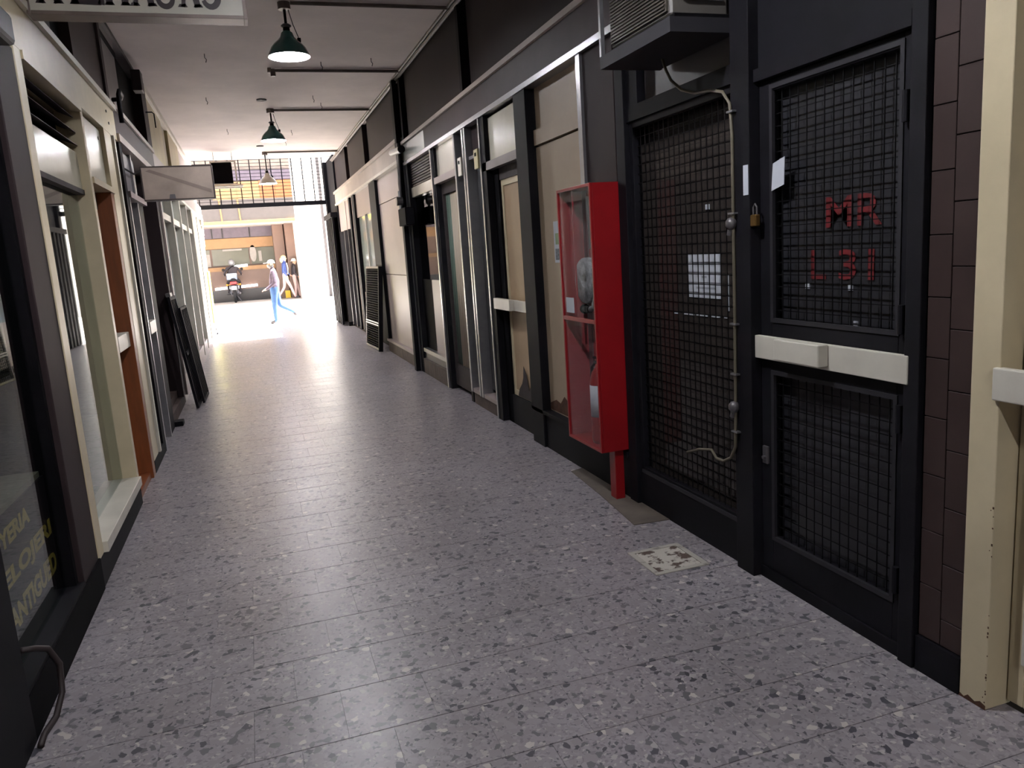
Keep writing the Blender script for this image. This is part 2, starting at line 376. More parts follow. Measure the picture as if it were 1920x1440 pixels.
# solid masonry behind the blind bays and above the shopfronts
for y0, y1 in ((Y0, 0.6), (1.8, 1.99), (4.13, 6.8), (10.3, 13.6), (16.5, 20.35)): rbox('masonry', y0, y1, 0, ZC, M['brown'], 2.2, 2.4)
for y0, y1 in ((0.6, 1.8), (1.99, 4.13), (6.8, 10.3), (13.6, 16.5)): rbox('masonry', y0, y1, 2.72, ZC, M['brown'], 2.2, 2.4)
rbox('plain_wall', Y0, 0.6, 0, ZC, M['cream'], XR, 2.2)
# bulkhead: brown panels with recessed dark slots
pan = [(0.6, 2.9), (3.05, 4.1), (4.35, 7.1), (7.42, 10.05), (10.85, 13.38), (13.95, 16.1), (16.62, 18.65)]
for a, b in pan: rbox('upper_panel', a, b, 3.02, ZC, M['brown'], XR, 2.2, bevel=0.004)
for a, b in ((7.22, 7.3), (10.14, 10.24), (10.72, 10.8)): rbox('upper_post', a, b, 3.0, ZC, M['black'], 2.05, 2.2)
for a, b in ((2.9, 3.05), (4.1, 4.35), (7.1, 7.42), (10.05, 10.85), (13.38, 13.95), (16.1, 16.62), (18.65, 20.35)): rbox('upper_slot', a, b, 3.02, ZC, M['blackmatte'], 2.17, 2.2)
# fascia beam with bright lower edge
rbox('fascia', 0.6, 10.28, 2.76, 2.98, M['fascia'], 2.055, 2.2); rbox('fascia_top_edge', 0.6, 10.28, 2.98, 3.02, M['fascia2'], 2.03, 2.2)
rbox('fascia_lower_edge', 3.7, 10.28, 2.72, 2.76, M['alu'], 2.04, 2.2)
rbox('fascia', 10.5, 18.7, 2.84, 3.06, M['fascia2'], 2.05, 2.2); rbox('fascia_top_edge', 10.5, 18.7, 3.06, 3.11, M['fascia2'], 2.02, 2.2); rbox('fascia_lower_edge', 10.5, 18.7, 2.80, 2.84, M['white'], 2.03, 2.2)
rbox('fascia_patch', 9.0, 10.26, 2.77, 2.97, M['palegreen'], 2.052, 2.056)
# plinths
rbox('plinth', 4.13, 5.84, 0, 0.27, M['black'], 2.07, 2.2); rbox('plinth_cap', 4.13, 5.84, 0.27, 0.30, M['black'], 2.05, 2.2)
for a, b in ((10.5, 11.7), (11.7, 12.95)): rbox('plinth_stone', a, b - 0.006, 0, 0.17, M['greywood'], 2.06, 2.2, bevel=0.004)
rbox('plinth_cap', 10.5, 13.0, 0.17, 0.21, M['pink'], 2.05, 2.2)
# brown pilaster beside the fire cabinet
rbox('pilaster', 4.16, 4.57, 0.3, 2.72, M['brown'], 2.07, 2.2)
rbox('pilaster_edge', 4.57, 4.63, 0.3, 2.72, M['alu'], 2.05, 2.2)
# beige blind bay
rbox('panel_lower', 4.63, 5.58, 0.3, 2.30, M['beige'], 2.12, 2.2); rbox('panel_upper', 4.63, 5.58, 2.42, 2.72, M['beige'], 2.13, 2.2); rbox('panel_strip', 4.63, 5.56, 2.31, 2.42, M['beige'], 2.10, 2.2)
MB().prism([(4.64, 0.31), (5.57, 0.31), (5.57, 0.36), (5.45, 0.40), (5.36, 0.385), (5.28, 0.45), (5.2, 0.42), (5.12, 0.47), (5.02, 0.43), (4.9, 0.5), (4.8, 0.44), (4.64, 0.47)], 'x', 2.117, 2.12).build('peeled_paint', M['rust'], wr)
rbox('post', 5.58, 5.84, 0.0, 2.72, M['black'], 2.05, 2.2, bevel=0.004)
# blind bay with pinkish boards
rbox('board', 10.66, 12.9, 0.21, 1.28, M['pink'], 2.115, 2.2); rbox('board', 10.66, 12.9, 1.29, 2.40, M['pink'], 2.115, 2.2); rbox('board', 10.66, 12.9, 2.41, 2.80, M['pink'], 2.11, 2.2)
rbox('post', 10.50, 10.56, 0.0, 2.80, M['brown'], 2.06, 2.2); rbox('post', 10.60, 10.66, 0, 2.8, M['black'], 2.05, 2.2)
rbox('post', 12.9, 13.55, 0.1, 2.80, M['black'], 2.06, 2.2); rbox('post', 15.6, 15.9, 0.1, 2.80, M['black'], 2.06, 2.2); rbox('post', 16.3, 16.5, 0.1, 2.80, M['black'], 2.06, 2.2)
rbox('board', 15.9, 16.3, 0.1, 2.8, M['pink'], 2.1, 2.2); rbox('board', 16.5, 17.3, 2.2, 2.8, M['pink'], 2.1, 2.2); rbox('board', 17.3, 18.6, 2.2, 2.8, M['pink'], 2.09, 2.2)
for a, b in ((16.55, 17.05), (17.12, 17.7), (17.78, 18.5)): rbox('dark_pane', a, b, 0.12, 2.2, M['film'], 2.14, 2.2)
for y in (16.52, 17.08, 17.74, 18.55): rbox('pane_bar', y - 0.025, y + 0.025, 0.1, 2.2, M['steel'], 2.07, 2.2)
rbox('mask_wall', 18.55, 18.62, 0, 2.8, M['black'], 2.06, 2.2)
# rooms behind the glazed bays
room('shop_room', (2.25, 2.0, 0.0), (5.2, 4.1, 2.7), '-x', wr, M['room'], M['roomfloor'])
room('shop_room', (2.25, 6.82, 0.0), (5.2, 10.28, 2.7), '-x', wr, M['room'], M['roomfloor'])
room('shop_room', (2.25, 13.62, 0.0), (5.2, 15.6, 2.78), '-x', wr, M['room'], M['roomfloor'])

# brown wall tiles beside the cream door: two columns, staggered
tg = thing('wall_tiling', (2.1, 1.89, 0), 'narrow strip of brown glazed wall tiles between black door and cream door', kind='structure')
rbox('black_skirting', 1.80, 1.98, 0, 0.13, M['black'], 2.085, 2.2, tg); rbox('tile_bed', 1.80, 1.98, 0.13, 2.76, M['blackmatte'], 2.106, 2.2, tg)
tcache = {}
for c, (a, b) in enumerate(((1.802, 1.889), (1.892, 1.979))):
    z = 0.13 - (0.1 if c == 0 else 0.0)
    while z < 2.74:
        z0 = max(z, 0.132); z1 = min(z + 0.2, 2.74)
        if z1 - z0 > 0.02:
            k = round(z1 - z0, 3)
            if k not in tcache:
                o = MB().chamfer((2.098, -0.0435, -(k - 0.003) / 2), (2.110, 0.0435, (k - 0.003) / 2), 0.0015).build('wall_tile', M['browntile'], org=(2.104, 0, 0)); tcache[k] = o.data; bpy.data.objects.remove(o)
            o = bpy.data.objects.new('wall_tile', tcache[k]); COL.objects.link(o); o.parent = tg
            o.location = (0.004 + random.uniform(-.0006, .0006), (a + b) / 2 - 1.89, (z0 + z1) / 2)
        z += 0.2

# ---- door_1: cream door at the right edge
d1 = thing('door_1', (2.15, 1.2, 0), 'cream painted door with cream push bar, next to brown wall tiles', kind='structure')
jb = rbox('door_jamb', 1.70, 1.80, 0.0, 2.72, M['cream'], 2.09, 2.2, d1, 0.004)
rs = MB()
for i in range(26):
    z = random.random() ** 2.2 * 0.7; y = random.choice((1.70 + random.random() * 0.012, 1.70 + random.random() * 0.09 * (z < 0.05))); q = random.uniform(0.002, 0.005)
    rs.box((2.0885, y, z), (2.0899, y + q, z + q * random.uniform(1, 2)))
rs.prism([(1.70, 0), (1.80, 0), (1.795, 0.012), (1.78, 0.006), (1.765, 0.02), (1.74, 0.01), (1.72, 0.022), (1.70, 0.015)], 'x', 2.0882, 2.0895)
tag(rs.build('rust_specks', M['rust'], jb), kind='stuff')
rbox('door_jamb', 0.60, 0.70, 0, 2.72, M['creamworn'], 2.09, 2.2, d1, 0.004)
rbox('door_head', 0.70, 1.70, 2.25, 2.72, M['cream'], 2.12, 2.2, d1)
lf = frame_box(MB(), 'x', 2.175, 2.215, 0.71, 1.695, 0.02, 2.24, 0.055, 0.15, 0.1).build('door_leaf', M['cream'], d1, bevel=0.004)
frame_box(MB(), 'x', 2.16, 2.2, 0.76, 1.645, 0.17, 2.14, 0.03).build('glazing_bead', M['white'], lf, bevel=0.006)
box('mid_rail', (2.17, 0.77, 0.95), (2.21, 1.64, 1.2), M['cream'], lf)
MB().box((2.195, 0.79, 0.2), (2.2, 1.62, 0.95)).box((2.195, 0.79, 1.2), (2.2, 1.62, 2.11)).build('door_pane', M['film'], lf)
bar = box('push_bar', (2.075, 0.72, 1.03), (2.105, 1.715, 1.13), M['white'], d1, 0.004)
MB().box((2.105, 1.60, 1.05), (2.18, 1.64, 1.11)).box((2.105, 0.8, 1.05), (2.18, 0.84, 1.11)).build('bar_bracket', M['white'], bar)

# ---- door_2: black mesh door with red letters
d2 = thing('door_2', (2.12, 2.45, 0), 'black metal door with wire mesh and red letters MR L 31', kind='structure')
rbox('door_jamb', 1.985, 2.05, 0, 2.72, M['black'], 2.075, 2.2, d2, 0.003); rbox('door_jamb', 2.87, 3.0, 0, 2.76, M['black'], 2.05, 2.2, d2, 0.003)
rbox('overpanel', 2.05, 2.87, 2.24, 2.76, M['black'], 2.10, 2.2, d2); rbox('door_head', 2.05, 2.87, 2.19, 2.24, M['black'], 2.075, 2.2, d2)
rbox('threshold', 2.05, 2.87, 0, 0.05, M['black'], 2.09, 2.2, d2)
lm = MB(); x0, x1 = 2.10, 2.14
lm.box((x0, 2.055, 0.05), (x1, 2.10, 2.185)); lm.box((x0, 2.79, 0.05), (x1, 2.865, 2.185)); lm.box((x0, 2.1, 2.14), (x1, 2.79, 2.185)); lm.box((x0, 2.1, 0.05), (x1, 2.79, 0.215)); lm.box((x0, 2.1, 0.96), (x1, 2.79, 1.19))
leaf = lm.build('door_leaf', M['black'], d2, bevel=0.003)
frame_box(MB(), 'x', 2.095, 2.11, 2.095, 2.795, 1.19, 2.165, 0.018).build('mesh_frame', mat('dark_trim', '#2a292d', 0.55, spec=0.2), leaf); frame_box(MB(), 'x', 2.095, 2.11, 2.095, 2.795, 0.2, 0.98, 0.018).build('mesh_frame', mat('dark_trim', '#2a292d', 0.55, spec=0.2), leaf)
mesh_grid(MB(), 2.118, 2.10, 2.79, 1.19, 2.15).build('wire_mesh', M['wire'], leaf); mesh_grid(MB(), 2.118, 2.10, 2.79, 0.21, 0.97).build('wire_mesh', M['wire'], leaf)
box('dark_pane', (2.15, 2.06, 1.1), (2.156, 2.86, 2.18), M['film'], d2); box('dark_pane', (2.15, 2.06, 0.06), (2.156, 2.86, 1.1), M['film'], d2)
for t, ya, w in (('MR', 2.515, 0.285),): text('red_letters', t, (2.146, ya, 1.575), (0, -1, 0), (0, 0, 1), w, 0.115, M['redletter'], d2, 0.012)
text('red_letters', 'L', (2.146, 2.60, 1.375), (0, -1, 0), (0, 0, 1), 0.085, 0.115, M['redletter'], d2, 0.012); text('red_letters', '31', (2.146, 2.445, 1.375), (0, -1, 0), (0, 0, 1), 0.18, 0.115, M['redletter'], d2, 0.012)
bar = box('push_bar', (2.07, 2.03, 1.03), (2.095, 2.895, 1.13), M['white'], d2, 0.003); bar['label'] = 'off-white push bar across the black door'
box('push_box', (2.02, 2.41, 1.045), (2.07, 2.68, 1.135), M['white'], bar, 0.006)
for z in (1.95, 1.25, 0.9, 0.3): MB().cyl((2.085, 2.075, z - 0.05), (2.085, 2.075, z + 0.05), 0.012, 10).build('hinge', M['black'], d2)
st = MB().add([(2.095, 2.78, 1.74), (2.095, 2.70, 1.76), (2.095, 2.695, 1.87), (2.095, 2.77, 1.85), (2.093, 2.78, 1.74), (2.093, 2.70, 1.76), (2.093, 2.695, 1.87), (2.093, 2.77, 1.85)], [(0, 1, 2, 3), (7, 6, 5, 4), (0, 4, 5, 1), (1, 5, 6, 2), (2, 6, 7, 3), (3, 7, 4, 0)]).build('paper_scrap', M['paper'], d2); st['label'] = 'white paper scrap behind the mesh'
box('paper_scrap', (2.047, 2.875, 1.735), (2.049, 2.91, 1.86), M['paper'], d2)
for y, z in ((2.37, 1.335), (2.34, 1.20), (2.61, 1.335)): box('paint_spot', (2.144, y, z), (2.149, y + 0.022, z + 0.02), M['paper'], d2)
pk = thing('padlock', (2.06, 2.845, 1.6), 'small brass padlock on the left edge of the black mesh door', 'padlock')
MB().chamfer((2.05, 2.83, 1.6), (2.075, 2.87, 1.65), 0.004).build('padlock_body', mat('brass', '#8a6a3a', 0.35, metal=0.8), pk)
MB().tube([(2.0625, 2.838, 1.65), (2.0625, 2.838, 1.68), (2.0625, 2.85, 1.695), (2.0625, 2.862, 1.68), (2.0625, 2.862, 1.65)], 0.004, 6).build('shackle', M['steel'], pk)
lt = thing('door_latch', (2.09, 2.83, 0.55), 'small tarnished latch plate low on the black mesh door', 'latch')
box('latch_plate', (2.088, 2.815, 0.55), (2.1, 2.85, 0.63), M['steel'], lt, 0.002); MB().cyl((2.075, 2.832, 0.58), (2.1, 2.832, 0.58), 0.008, 8).build('latch_bolt', M['steel'], lt)

# ---- window_1: black mesh shop window with notices
w1 = thing('window_1', (2.12, 3.55, 0), 'tall black framed shop window behind wire mesh, beside the red cabinet', kind='structure')
rbox('window_post', 4.03, 4.13, 0, 2.72, M['black'], 2.06, 2.2, w1, 0.003)
rbox('kick_panel', 3.0, 4.03, 0, 0.205, M['black'], 2.085, 2.2, w1); rbox('head_rail', 3.0, 4.03, 2.22, 2.3, M['black'], 2.075, 2.2, w1)
rbox('transom_panel', 3.0, 3.9, 2.3, 2.72, M['greypanel'], 2.13, 2.2, w1); rbox('transom_post', 3.9, 4.03, 2.3, 2.72, M['black'], 2.08, 2.2, w1)
fr = frame_box(MB(), 'x', 2.09, 2.13, 3.005, 4.025, 0.205, 2.22, 0.035).build('window_frame', M['black'], w1, bevel=0.003)
box('bottom_bead', (2.08, 3.02, 0.205), (2.09, 4.0, 0.225), mat('dark_trim', '#2a292d', 0.55, spec=0.2), fr)
mesh_grid(MB(), 2.115, 3.04, 3.99, 0.24, 2.185).build('wire_mesh', M['wire'], w1)
box('window_pane', (2.16, 3.0, 0.2), (2.165, 4.03, 2.25), glass('reflection_tint_glass', '#8e9494', 0.05, 1.5, 0.45, '#4b4440'), w1)  # brown milk in the pane stands in for a dim reflection
nt1 = thing('paper_notice', (2.155, 3.4, 1.265), 'white printed notice taped inside the mesh window beside the red cabinet', 'notice')
box('sheet', (2.154, 3.255, 1.265), (2.156, 3.545, 1.485), M['paper'], nt1)
for z, a, b, h in ((1.43, 3.29, 3.50, 0.016), (1.365, 3.375, 3.42, 0.012), (1.31, 3.30, 3.47, 0.01)): box('print_line', (2.1528, a, z), (2.1538, b, z + h), M['paperink'], nt1)
tag(box('white_stick', (2.154, 3.19, 1.21), (2.158, 3.2, 1.385), M['paper']), 'thin white strip of tape beside the notice in the mesh window', 'tape')
tp = thing('tape_line', (2.155, 3.45, 1.16), 'broken line of white tape under the notice in the mesh window', 'tape')
for a, b in ((3.66, 3.70), (3.5, 3.6), (3.38, 3.48), (3.27, 3.34), (3.2, 3.23)): box('tape_piece', (2.154, a, 1.168 + (3.7 - a) * 0.01), (2.158, b, 1.174 + (3.7 - a) * 0.01), M['paper'], tp)
tag(box('sticker', (2.154, 3.34, 1.70), (2.157, 3.375, 1.725), M['paper']), 'tiny white sticker high on the mesh window pane', 'sticker')
box('shelf', (2.3, 3.3, 1.3), (2.6, 4.05, 1.33), M['beige'], w1); box('shelf_back', (2.62, 3.4, 1.33), (2.66, 4.05, 1.6), M['tan'], w1)

# ---- air conditioner over the mesh window
ac = thing('air_conditioner', (1.94, 3.33, 2.42), 'grey air conditioner in a bracket above the mesh window', 'air conditioner')
MB().chamfer((1.80, 3.05, 2.50), (2.08, 3.62, 3.02), 0.01).build('casing', mat('ac_casing', '#57534f', 0.45, var=0.2, scale=4), ac)
pf = MB(); pf.box((1.79, 3.07, 2.52), (1.797, 3.60, 3.0))
pan_o = pf.build('front_panel', mat('ac_front', '#5a544d', 0.4, metal=0.3, var=0.15, scale=5), ac)
fi = MB()
for i in range(32): fi.box((1.784, 3.08, 2.53 + i * 0.0145), (1.790, 3.59, 2.536 + i * 0.0145))
fi.build('grille_ribs', mat('ac_rib', '#4d4741', 0.4, metal=0.3), pan_o)
lv = MB()
for i in range(14): lv.box((1.86, 3.040, 2.56 + i * 0.03), (2.05, 3.05, 2.568 + i * 0.03))
lv.build('side_louvre', M['steel'], ac)
br = MB(); br.box((1.765, 3.0, 2.42), (1.785, 3.68, 2.48)).box((1.785, 3.0, 2.42), (2.10, 3.02, 2.48)).box((1.785, 3.66, 2.42), (2.10, 3.68, 2.48)).box((1.785, 3.02, 2.42), (2.09, 3.66, 2.428))
br.build('bracket', mat('dark_trim', '#2a292d', 0.55, spec=0.2), ac); MB().box((1.765, 3.66, 2.48), (1.785, 3.68, 3.05)).build('bracket_upright', M['alu'], ac)
box('bracket_strut', (1.80, 3.02, 2.43), (2.08, 3.66, 2.5), M['blackmatte'], ac)
tag(MB().tube([(1.98, 3.45, 2.43), (2.0, 3.45, 2.37), (2.02, 3.44, 2.32), (2.04, 3.38, 2.265), (2.05, 3.28, 2.23), (2.05, 3.15, 2.215), (2.045, 3.05, 2.19), (2.04, 2.99, 2.13), (2.04, 2.975, 2.0), (2.04, 2.975, 1.7), (2.04, 2.975, 1.2), (2.04, 2.98, 0.75), (2.04, 2.985, 0.6), (2.045, 3.03, 0.535), (2.05, 3.1, 0.5), (2.05, 3.16, 0.5), (2.055, 3.21, 0.53), (2.06, 3.33, 0.505), (2.06, 3.45, 0.46)], 0.007, 8).build('drain_hose', M['hose'], smooth=True), 'beige drain hose hanging from the air conditioner down the black post', 'hose')
for z in (2.09, 1.66, 1.17, 0.94, 0.67):
    tag(box('hose_clip', (2.028, 2.955, z), (2.05, 3.0, z + 0.008), M['alu']), 'thin metal clip holding the beige drain hose to the black post', 'clip', 'clips along the drain hose')
for z in (1.6, 0.77):
    t = thing('pipe_clamp', (2.03, 2.985, z), 'dark rounded clamp on the hose beside the brass padlock' if z > 1 else 'dark rounded clamp on the hose below the level of the white push bar', 'clamp', 'dark clamps on the black post')
    MB().ball((2.035, 2.985, z + 0.02), 0.026, 10, sz=1.1).build('clamp_body', M['steel'], t, smooth=True); MB().cyl((2.035, 3.0, z - 0.03), (2.035, 2.99, z + 0.0), 0.012, 8).build('clamp_stem', M['steel'], t)

# ---- fire cabinet with hose and extinguisher
fc = thing('fire_cabinet', (2.0, 4.395, 0.0), 'tall red glass-fronted fire cabinet standing out from the right wall', 'cabinet')
a, b, z0, z1, xf, xb = 4.14, 4.65, 0.315, 1.915, 1.90, 2.07
cb = MB(); cb.box((xf, a, z0), (xb, a + 0.012, z1)).box((xf, b - 0.012, z0), (xb, b, z1)).box((xf, a + .012, z1 - 0.012), (xb, b - .012, z1)).box((xf, a + .012, z0), (xb, b - .012, z0 + 0.012)); cb.build('cabinet_body', M['red'], fc, bevel=0.002)
box('cabinet_back', (xb - 0.012, a + .012, z0 + .012), (xb, b - .012, z1 - .012), M['redin'], fc)
MB().box((xf + .004, b - .016, z0 + .014), (xb - .014, b - .0125, z1 - .014)).build('brightening_sheet', M['redin'], fc)  # paler red sheet added to brighten the inside of the cabinet
df = frame_box(MB(), 'x', xf - 0.016, xf - 0.001, a, b, z0, z1, 0.018).box((xf - 0.016, a + .018, 1.10), (xf - 0.001, b - .018, 1.125)).build('cabinet_door', M['red'], fc, bevel=0.002)
box('glass_upper', (xf - 0.010, a + .018, 1.125), (xf - 0.006, b - .018, z1 - .018), glass('cabinet_acrylic', '#ffffff', 0.03, 1.2), df); box('glass_lower', (xf - 0.010, a + .018, z0 + .018), (xf - 0.006, b - .018, 1.10), glass('cabinet_acrylic', '#ffffff', 0.03, 1.2), df)
box('label_card', (xf - 0.0125, 4.46, 1.15), (xf - 0.0105, 4.585, 1.245), M['paper'], df)
box('divider', (1.905, 4.45, 1.13), (1.915, 4.458, 1.9), M['redin'], fc)
MB().box((1.98, 4.16, 0.0), (2.04, 4.24, 0.315)).build('cabinet_leg', M['red'], fc, bevel=0.004)
hs = thing('fire_hose', (1.95, 4.37, 1.127), 'grey rolled fire hose hanging inside the red cabinet', 'hose')
cw = mat('hose_cloth', '#9d9fa3', 0.8, var=0.45, scale=22)
MB().lathe([(0.04, -0.028), (0.135, -0.028), (0.14, -0.02), (0.14, 0.02), (0.135, 0.028), (0.04, 0.028), (0.04, -0.028)], (1.95, 4.37, 1.35), 28, 'x').build('hose_coil', cw, hs, smooth=True)
MB().tube([(1.955, 4.25, 1.34), (1.95, 4.26, 1.25), (1.945, 4.29, 1.19), (1.94, 4.34, 1.175)], 0.018, 8).build('hose_end', cw, hs, smooth=True)
MB().cyl((1.94, 4.33, 1.175), (1.94, 4.40, 1.175), 0.022, 10).cyl((1.94, 4.40, 1.175), (1.94, 4.425, 1.175), 0.03, 10).build('coupling', M['blackmatte'], hs)
MB().cyl((1.95, 4.30, 1.54), (1.95, 4.30, 1.85), 0.014, 8, 0.022).build('nozzle', M['alu'], hs)
ex = thing('fire_extinguisher', (1.985, 4.35, 0.327), 'red fire extinguisher with white label inside the lower half of the red cabinet', 'fire extinguisher')
MB().lathe([(0.001, 0.33), (0.055, 0.33), (0.06, 0.35), (0.06, 0.72), (0.045, 0.78), (0.02, 0.81), (0.02, 0.83), (0.001, 0.83)], (1.985, 4.35, 0), 20).build('cylinder', M['red'], ex, smooth=True)
MB().lathe([(0.0605, 0.50), (0.0612, 0.50), (0.0612, 0.70), (0.0605, 0.70)], (1.985, 4.35, 0), 20).build('white_label', M['paper'], ex, smooth=True)
MB().box((1.975, 4.315, 0.83), (1.995, 4.395, 0.845)).box((1.975, 4.325, 0.86), (1.995, 4.415, 0.872)).cyl((1.985, 4.35, 0.82), (1.985, 4.35, 0.87), 0.012, 8).build('valve_handle', M['blackmatte'], ex)
MB().tube([(1.985, 4.385, 0.84), (1.975, 4.43, 0.8), (1.97, 4.44, 0.65), (1.97, 4.425, 0.5)], 0.009, 6).build('discharge_hose', M['blackmatte'], ex)
fp = thing('wall_flyer', (2.117, 5.2, 1.45), 'white flyer with a green picture on the beige panel beside the red cabinet', 'flyer')
box('sheet', (2.116, 5.10, 1.45), (2.119, 5.31, 1.745), M['paper'], fp); box('picture', (2.1148, 5.12, 1.58), (2.1155, 5.28, 1.66), mat('flyer_green', '#8c9a78', 0.7, scale=20), fp); box('print_block', (2.1148, 5.12, 1.47), (2.1155, 5.29, 1.55), mat('flyer_ink', '#83868c', 0.7, var=0.4, scale=60), fp)

# ---- door_3: beige door with white push bar, peeling foot
d3 = thing('door_3', (2.15, 6.3, 0), 'beige door with cream push bar and torn laminate near its foot', kind='structure')
rbox('transom_panel', 5.86, 6.72, 2.33, 2.70, M['whitepanel'], 2.10, 2.2, d3, 0.003); rbox('transom_rail', 5.84, 6.8, 2.26, 2.33, M['greypanel'], 2.06, 2.2, d3)
rbox('door_jamb', 6.68, 6.80, 0, 2.72, M['black'], 2.06, 2.2, d3); rbox('jamb_edge', 6.80, 6.83, 0, 2.72, M['alu'], 2.05, 2.2, d3)
rbox('door_frame_side', 6.54, 6.68, 0.0, 2.26, M['blackmatte'], 2.12, 2.2, d3); rbox('door_frame_head', 5.84, 6.54, 2.16, 2.26, M['peel'], 2.13, 2.2, d3)
lf = box('door_leaf', (2.15, 5.88, 0.27), (2.19, 6.54, 2.16), M['beigedoor'], d3); frame_box(MB(), 'x', 2.14, 2.15, 5.86, 6.54, 0.27, 2.16, 0.05).build('leaf_edging', M['cream'], lf)
rbox('kick_panel', 5.84, 6.54, 0.0, 0.27, M['black'], 2.12, 2.2, d3)
MB().prism([(5.90, 0.275), (6.42, 0.275), (6.38, 0.34), (6.30, 0.40), (6.26, 0.46), (6.24, 0.56), (6.18, 0.50), (6.13, 0.36), (6.08, 0.40), (6.02, 0.36), (5.98, 0.42), (5.90, 0.39)], 'x', 2.136, 2.139).build('torn_laminate', M['peel'], lf)
bar = box('push_bar', (2.07, 5.80, 1.05), (2.095, 6.66, 1.14), M['white'], d3, 0.003); box('push_box', (2.03, 6.2, 1.05), (2.07, 6.64, 1.145), M['white'], bar, 0.004)
box('bar_bracket', (2.095, 6.3, 1.06), (2.15, 6.36, 1.13), M['white'], bar)

# ---- window_2: two narrow dark panes with aluminium edges
w2 = thing('window_2', (2.12, 7.3, 0), 'two narrow dark glass panes in aluminium posts beside the beige door', kind='structure')
for y in (7.30, 7.38, 7.70): rbox('mullion', y - 0.025, y + 0.025, 0.12, 2.72, M['alu'], 2.05, 2.2, w2, 0.006)
rbox('mullion_dark', 7.325, 7.355, 0.12, 2.72, M['browntile'], 2.07, 2.2, w2)
for a, b in ((6.83, 7.275), (7.405, 7.675)):
    rbox('window_pane', a, b, 0.2, 2.42, M['film'], 2.15, 2.16, w2); rbox('plinth_stone', a, b, 0, 0.12, M['greywood'], 2.07, 2.2, w2); rbox('sill', a, b, 0.12, 0.16, M['pink'], 2.06, 2.2, w2)
rbox('transom_panel', 6.83, 7.275, 2.45, 2.72, M['brown'], 2.12, 2.2, w2); rbox('transom_rail', 6.83, 7.275, 2.42, 2.45, M['greypanel'], 2.08, 2.2, w2); rbox('transom_panel', 7.405, 7.675, 2.45, 2.72, M['blackmatte'], 2.14, 2.2, w2)
rbox('plinth_stone', 7.275, 7.405, 0, 0.12, M['greywood'], 2.07, 2.2, w2)
for nm, y, z, mm in (('a', 6.90, 2.3, 'yellowish'), ('b', 7.48, 2.3, 'white')):
    t = thing('lock_plate', (2.04, y, z), 'small yellowish box screwed beside the dark panes' if nm == 'a' else 'small white plate on the aluminium post beside the dark panes', 'plate')
    box('plate_body', (2.035, y - 0.06, z), (2.06, y + 0.06, z + 0.17), M[mm], t, 0.004); box('plate_slot', (2.03, y - 0.02, z + 0.11), (2.035, y + 0.02, z + 0.14), M['blackmatte'], t)
    box('plate_arm', (2.06, y - 0.02, z + 0.02), (2.15, y + 0.02, z + 0.06), M['steel'], t)

# ---- door_4: glass door with green curtain
d4 = thing('door_4', (2.15, 8.2, 0), 'glass door with green and pale curtains under a white laminate transom', kind='structure')
rbox('transom_panel', 7.80, 8.66, 2.40, 2.72, M['whitepanel'], 2.10, 2.2, d4, 0.003); rbox('transom_rail', 7.725, 8.7, 2.33, 2.40, M['pink'], 2.06, 2.2, d4); rbox('door_jamb', 8.66, 8.74, 0, 2.72, M['black'], 2.07, 2.2, d4); rbox('jamb_edge', 8.74, 8.78, 0, 2.72, M['alu'], 2.05, 2.2, d4); rbox('door_jamb', 7.725, 7.80, 0, 2.72, M['black'], 2.07, 2.2, d4)
lf = frame_box(MB(), 'x', 2.13, 2.17, 7.8, 8.66, 0.05, 2.33, 0.06, 0.25, 0.12).build('door_leaf', M['peel'], d4)
wv = lambda y: 0.004 * math.sin(y * 60)
def curtain(name, y0, y1, z0, z1, x, m, parent):
    n = 28; vs = []; fs = []
    for i in range(n + 1):
        y = y0 + (y1 - y0) * i / n; o = wv(y); vs += [(x + o, y, z0), (x + o, y, z1), (x + o + 0.004, y, z0), (x + o + 0.004, y, z1)]
    for i in range(n):
        p = i * 4; fs += [(p, p + 4, p + 5, p + 1), (p + 2, p + 3, p + 7, p + 6), (p + 1, p + 5, p + 7, p + 3), (p, p + 2, p + 6, p + 4)]
    return MB().add(vs, fs).build(name, m, parent, smooth=True)
c1 = curtain('curtain_green', 8.38, 8.6, 0.3, 2.21, 2.155, M['curtain'], d4); c2 = curtain('curtain_pale', 7.86, 8.38, 0.3, 2.21, 2.15, M['curtainw'], d4)

# ---- window_3: glass bay with dark louvred transom
w3 = thing('window_3', (2.15, 9.5, 0), 'shop window with dark slatted transom and beige lower board', kind='structure')
for i in range(9): rbox('louvre_slat', 8.80, 10.10, 2.43 + i * 0.032, 2.452 + i * 0.032, M['browntile'], 2.10, 2.14, w3)
rbox('louvre_back', 8.78, 10.12, 2.42, 2.72, M['blackmatte'], 2.15, 2.2, w3); rbox('transom_rail', 8.78, 10.12, 2.30, 2.42, M['whitepanel'], 2.09, 2.2, w3)
rbox('window_pane', 8.78, 10.12, 1.25, 2.30, M['glassdark'], 2.14, 2.146, w3); rbox('lower_board', 8.78, 9.5, 0.34, 1.25, M['pink'], 2.12, 2.16, w3); rbox('lower_board', 9.5, 10.12, 0.34, 1.25, M['blackmatte'], 2.13, 2.16, w3)
rbox('sill', 8.78, 10.12, 0.29, 0.34, M['alu'], 2.07, 2.2, w3); rbox('sill_lip', 8.78, 10.12, 0.2, 0.29, M['greypanel'], 2.09, 2.2, w3)
for a, b in ((8.78, 9.45), (9.455, 10.12)): rbox('plinth_stone', a, b, 0, 0.2, M['greywood'], 2.06, 2.2, w3, 0.004)
rbox('window_post', 10.12, 10.30, 0, 2.76, M['black'], 2.06, 2.2, w3)

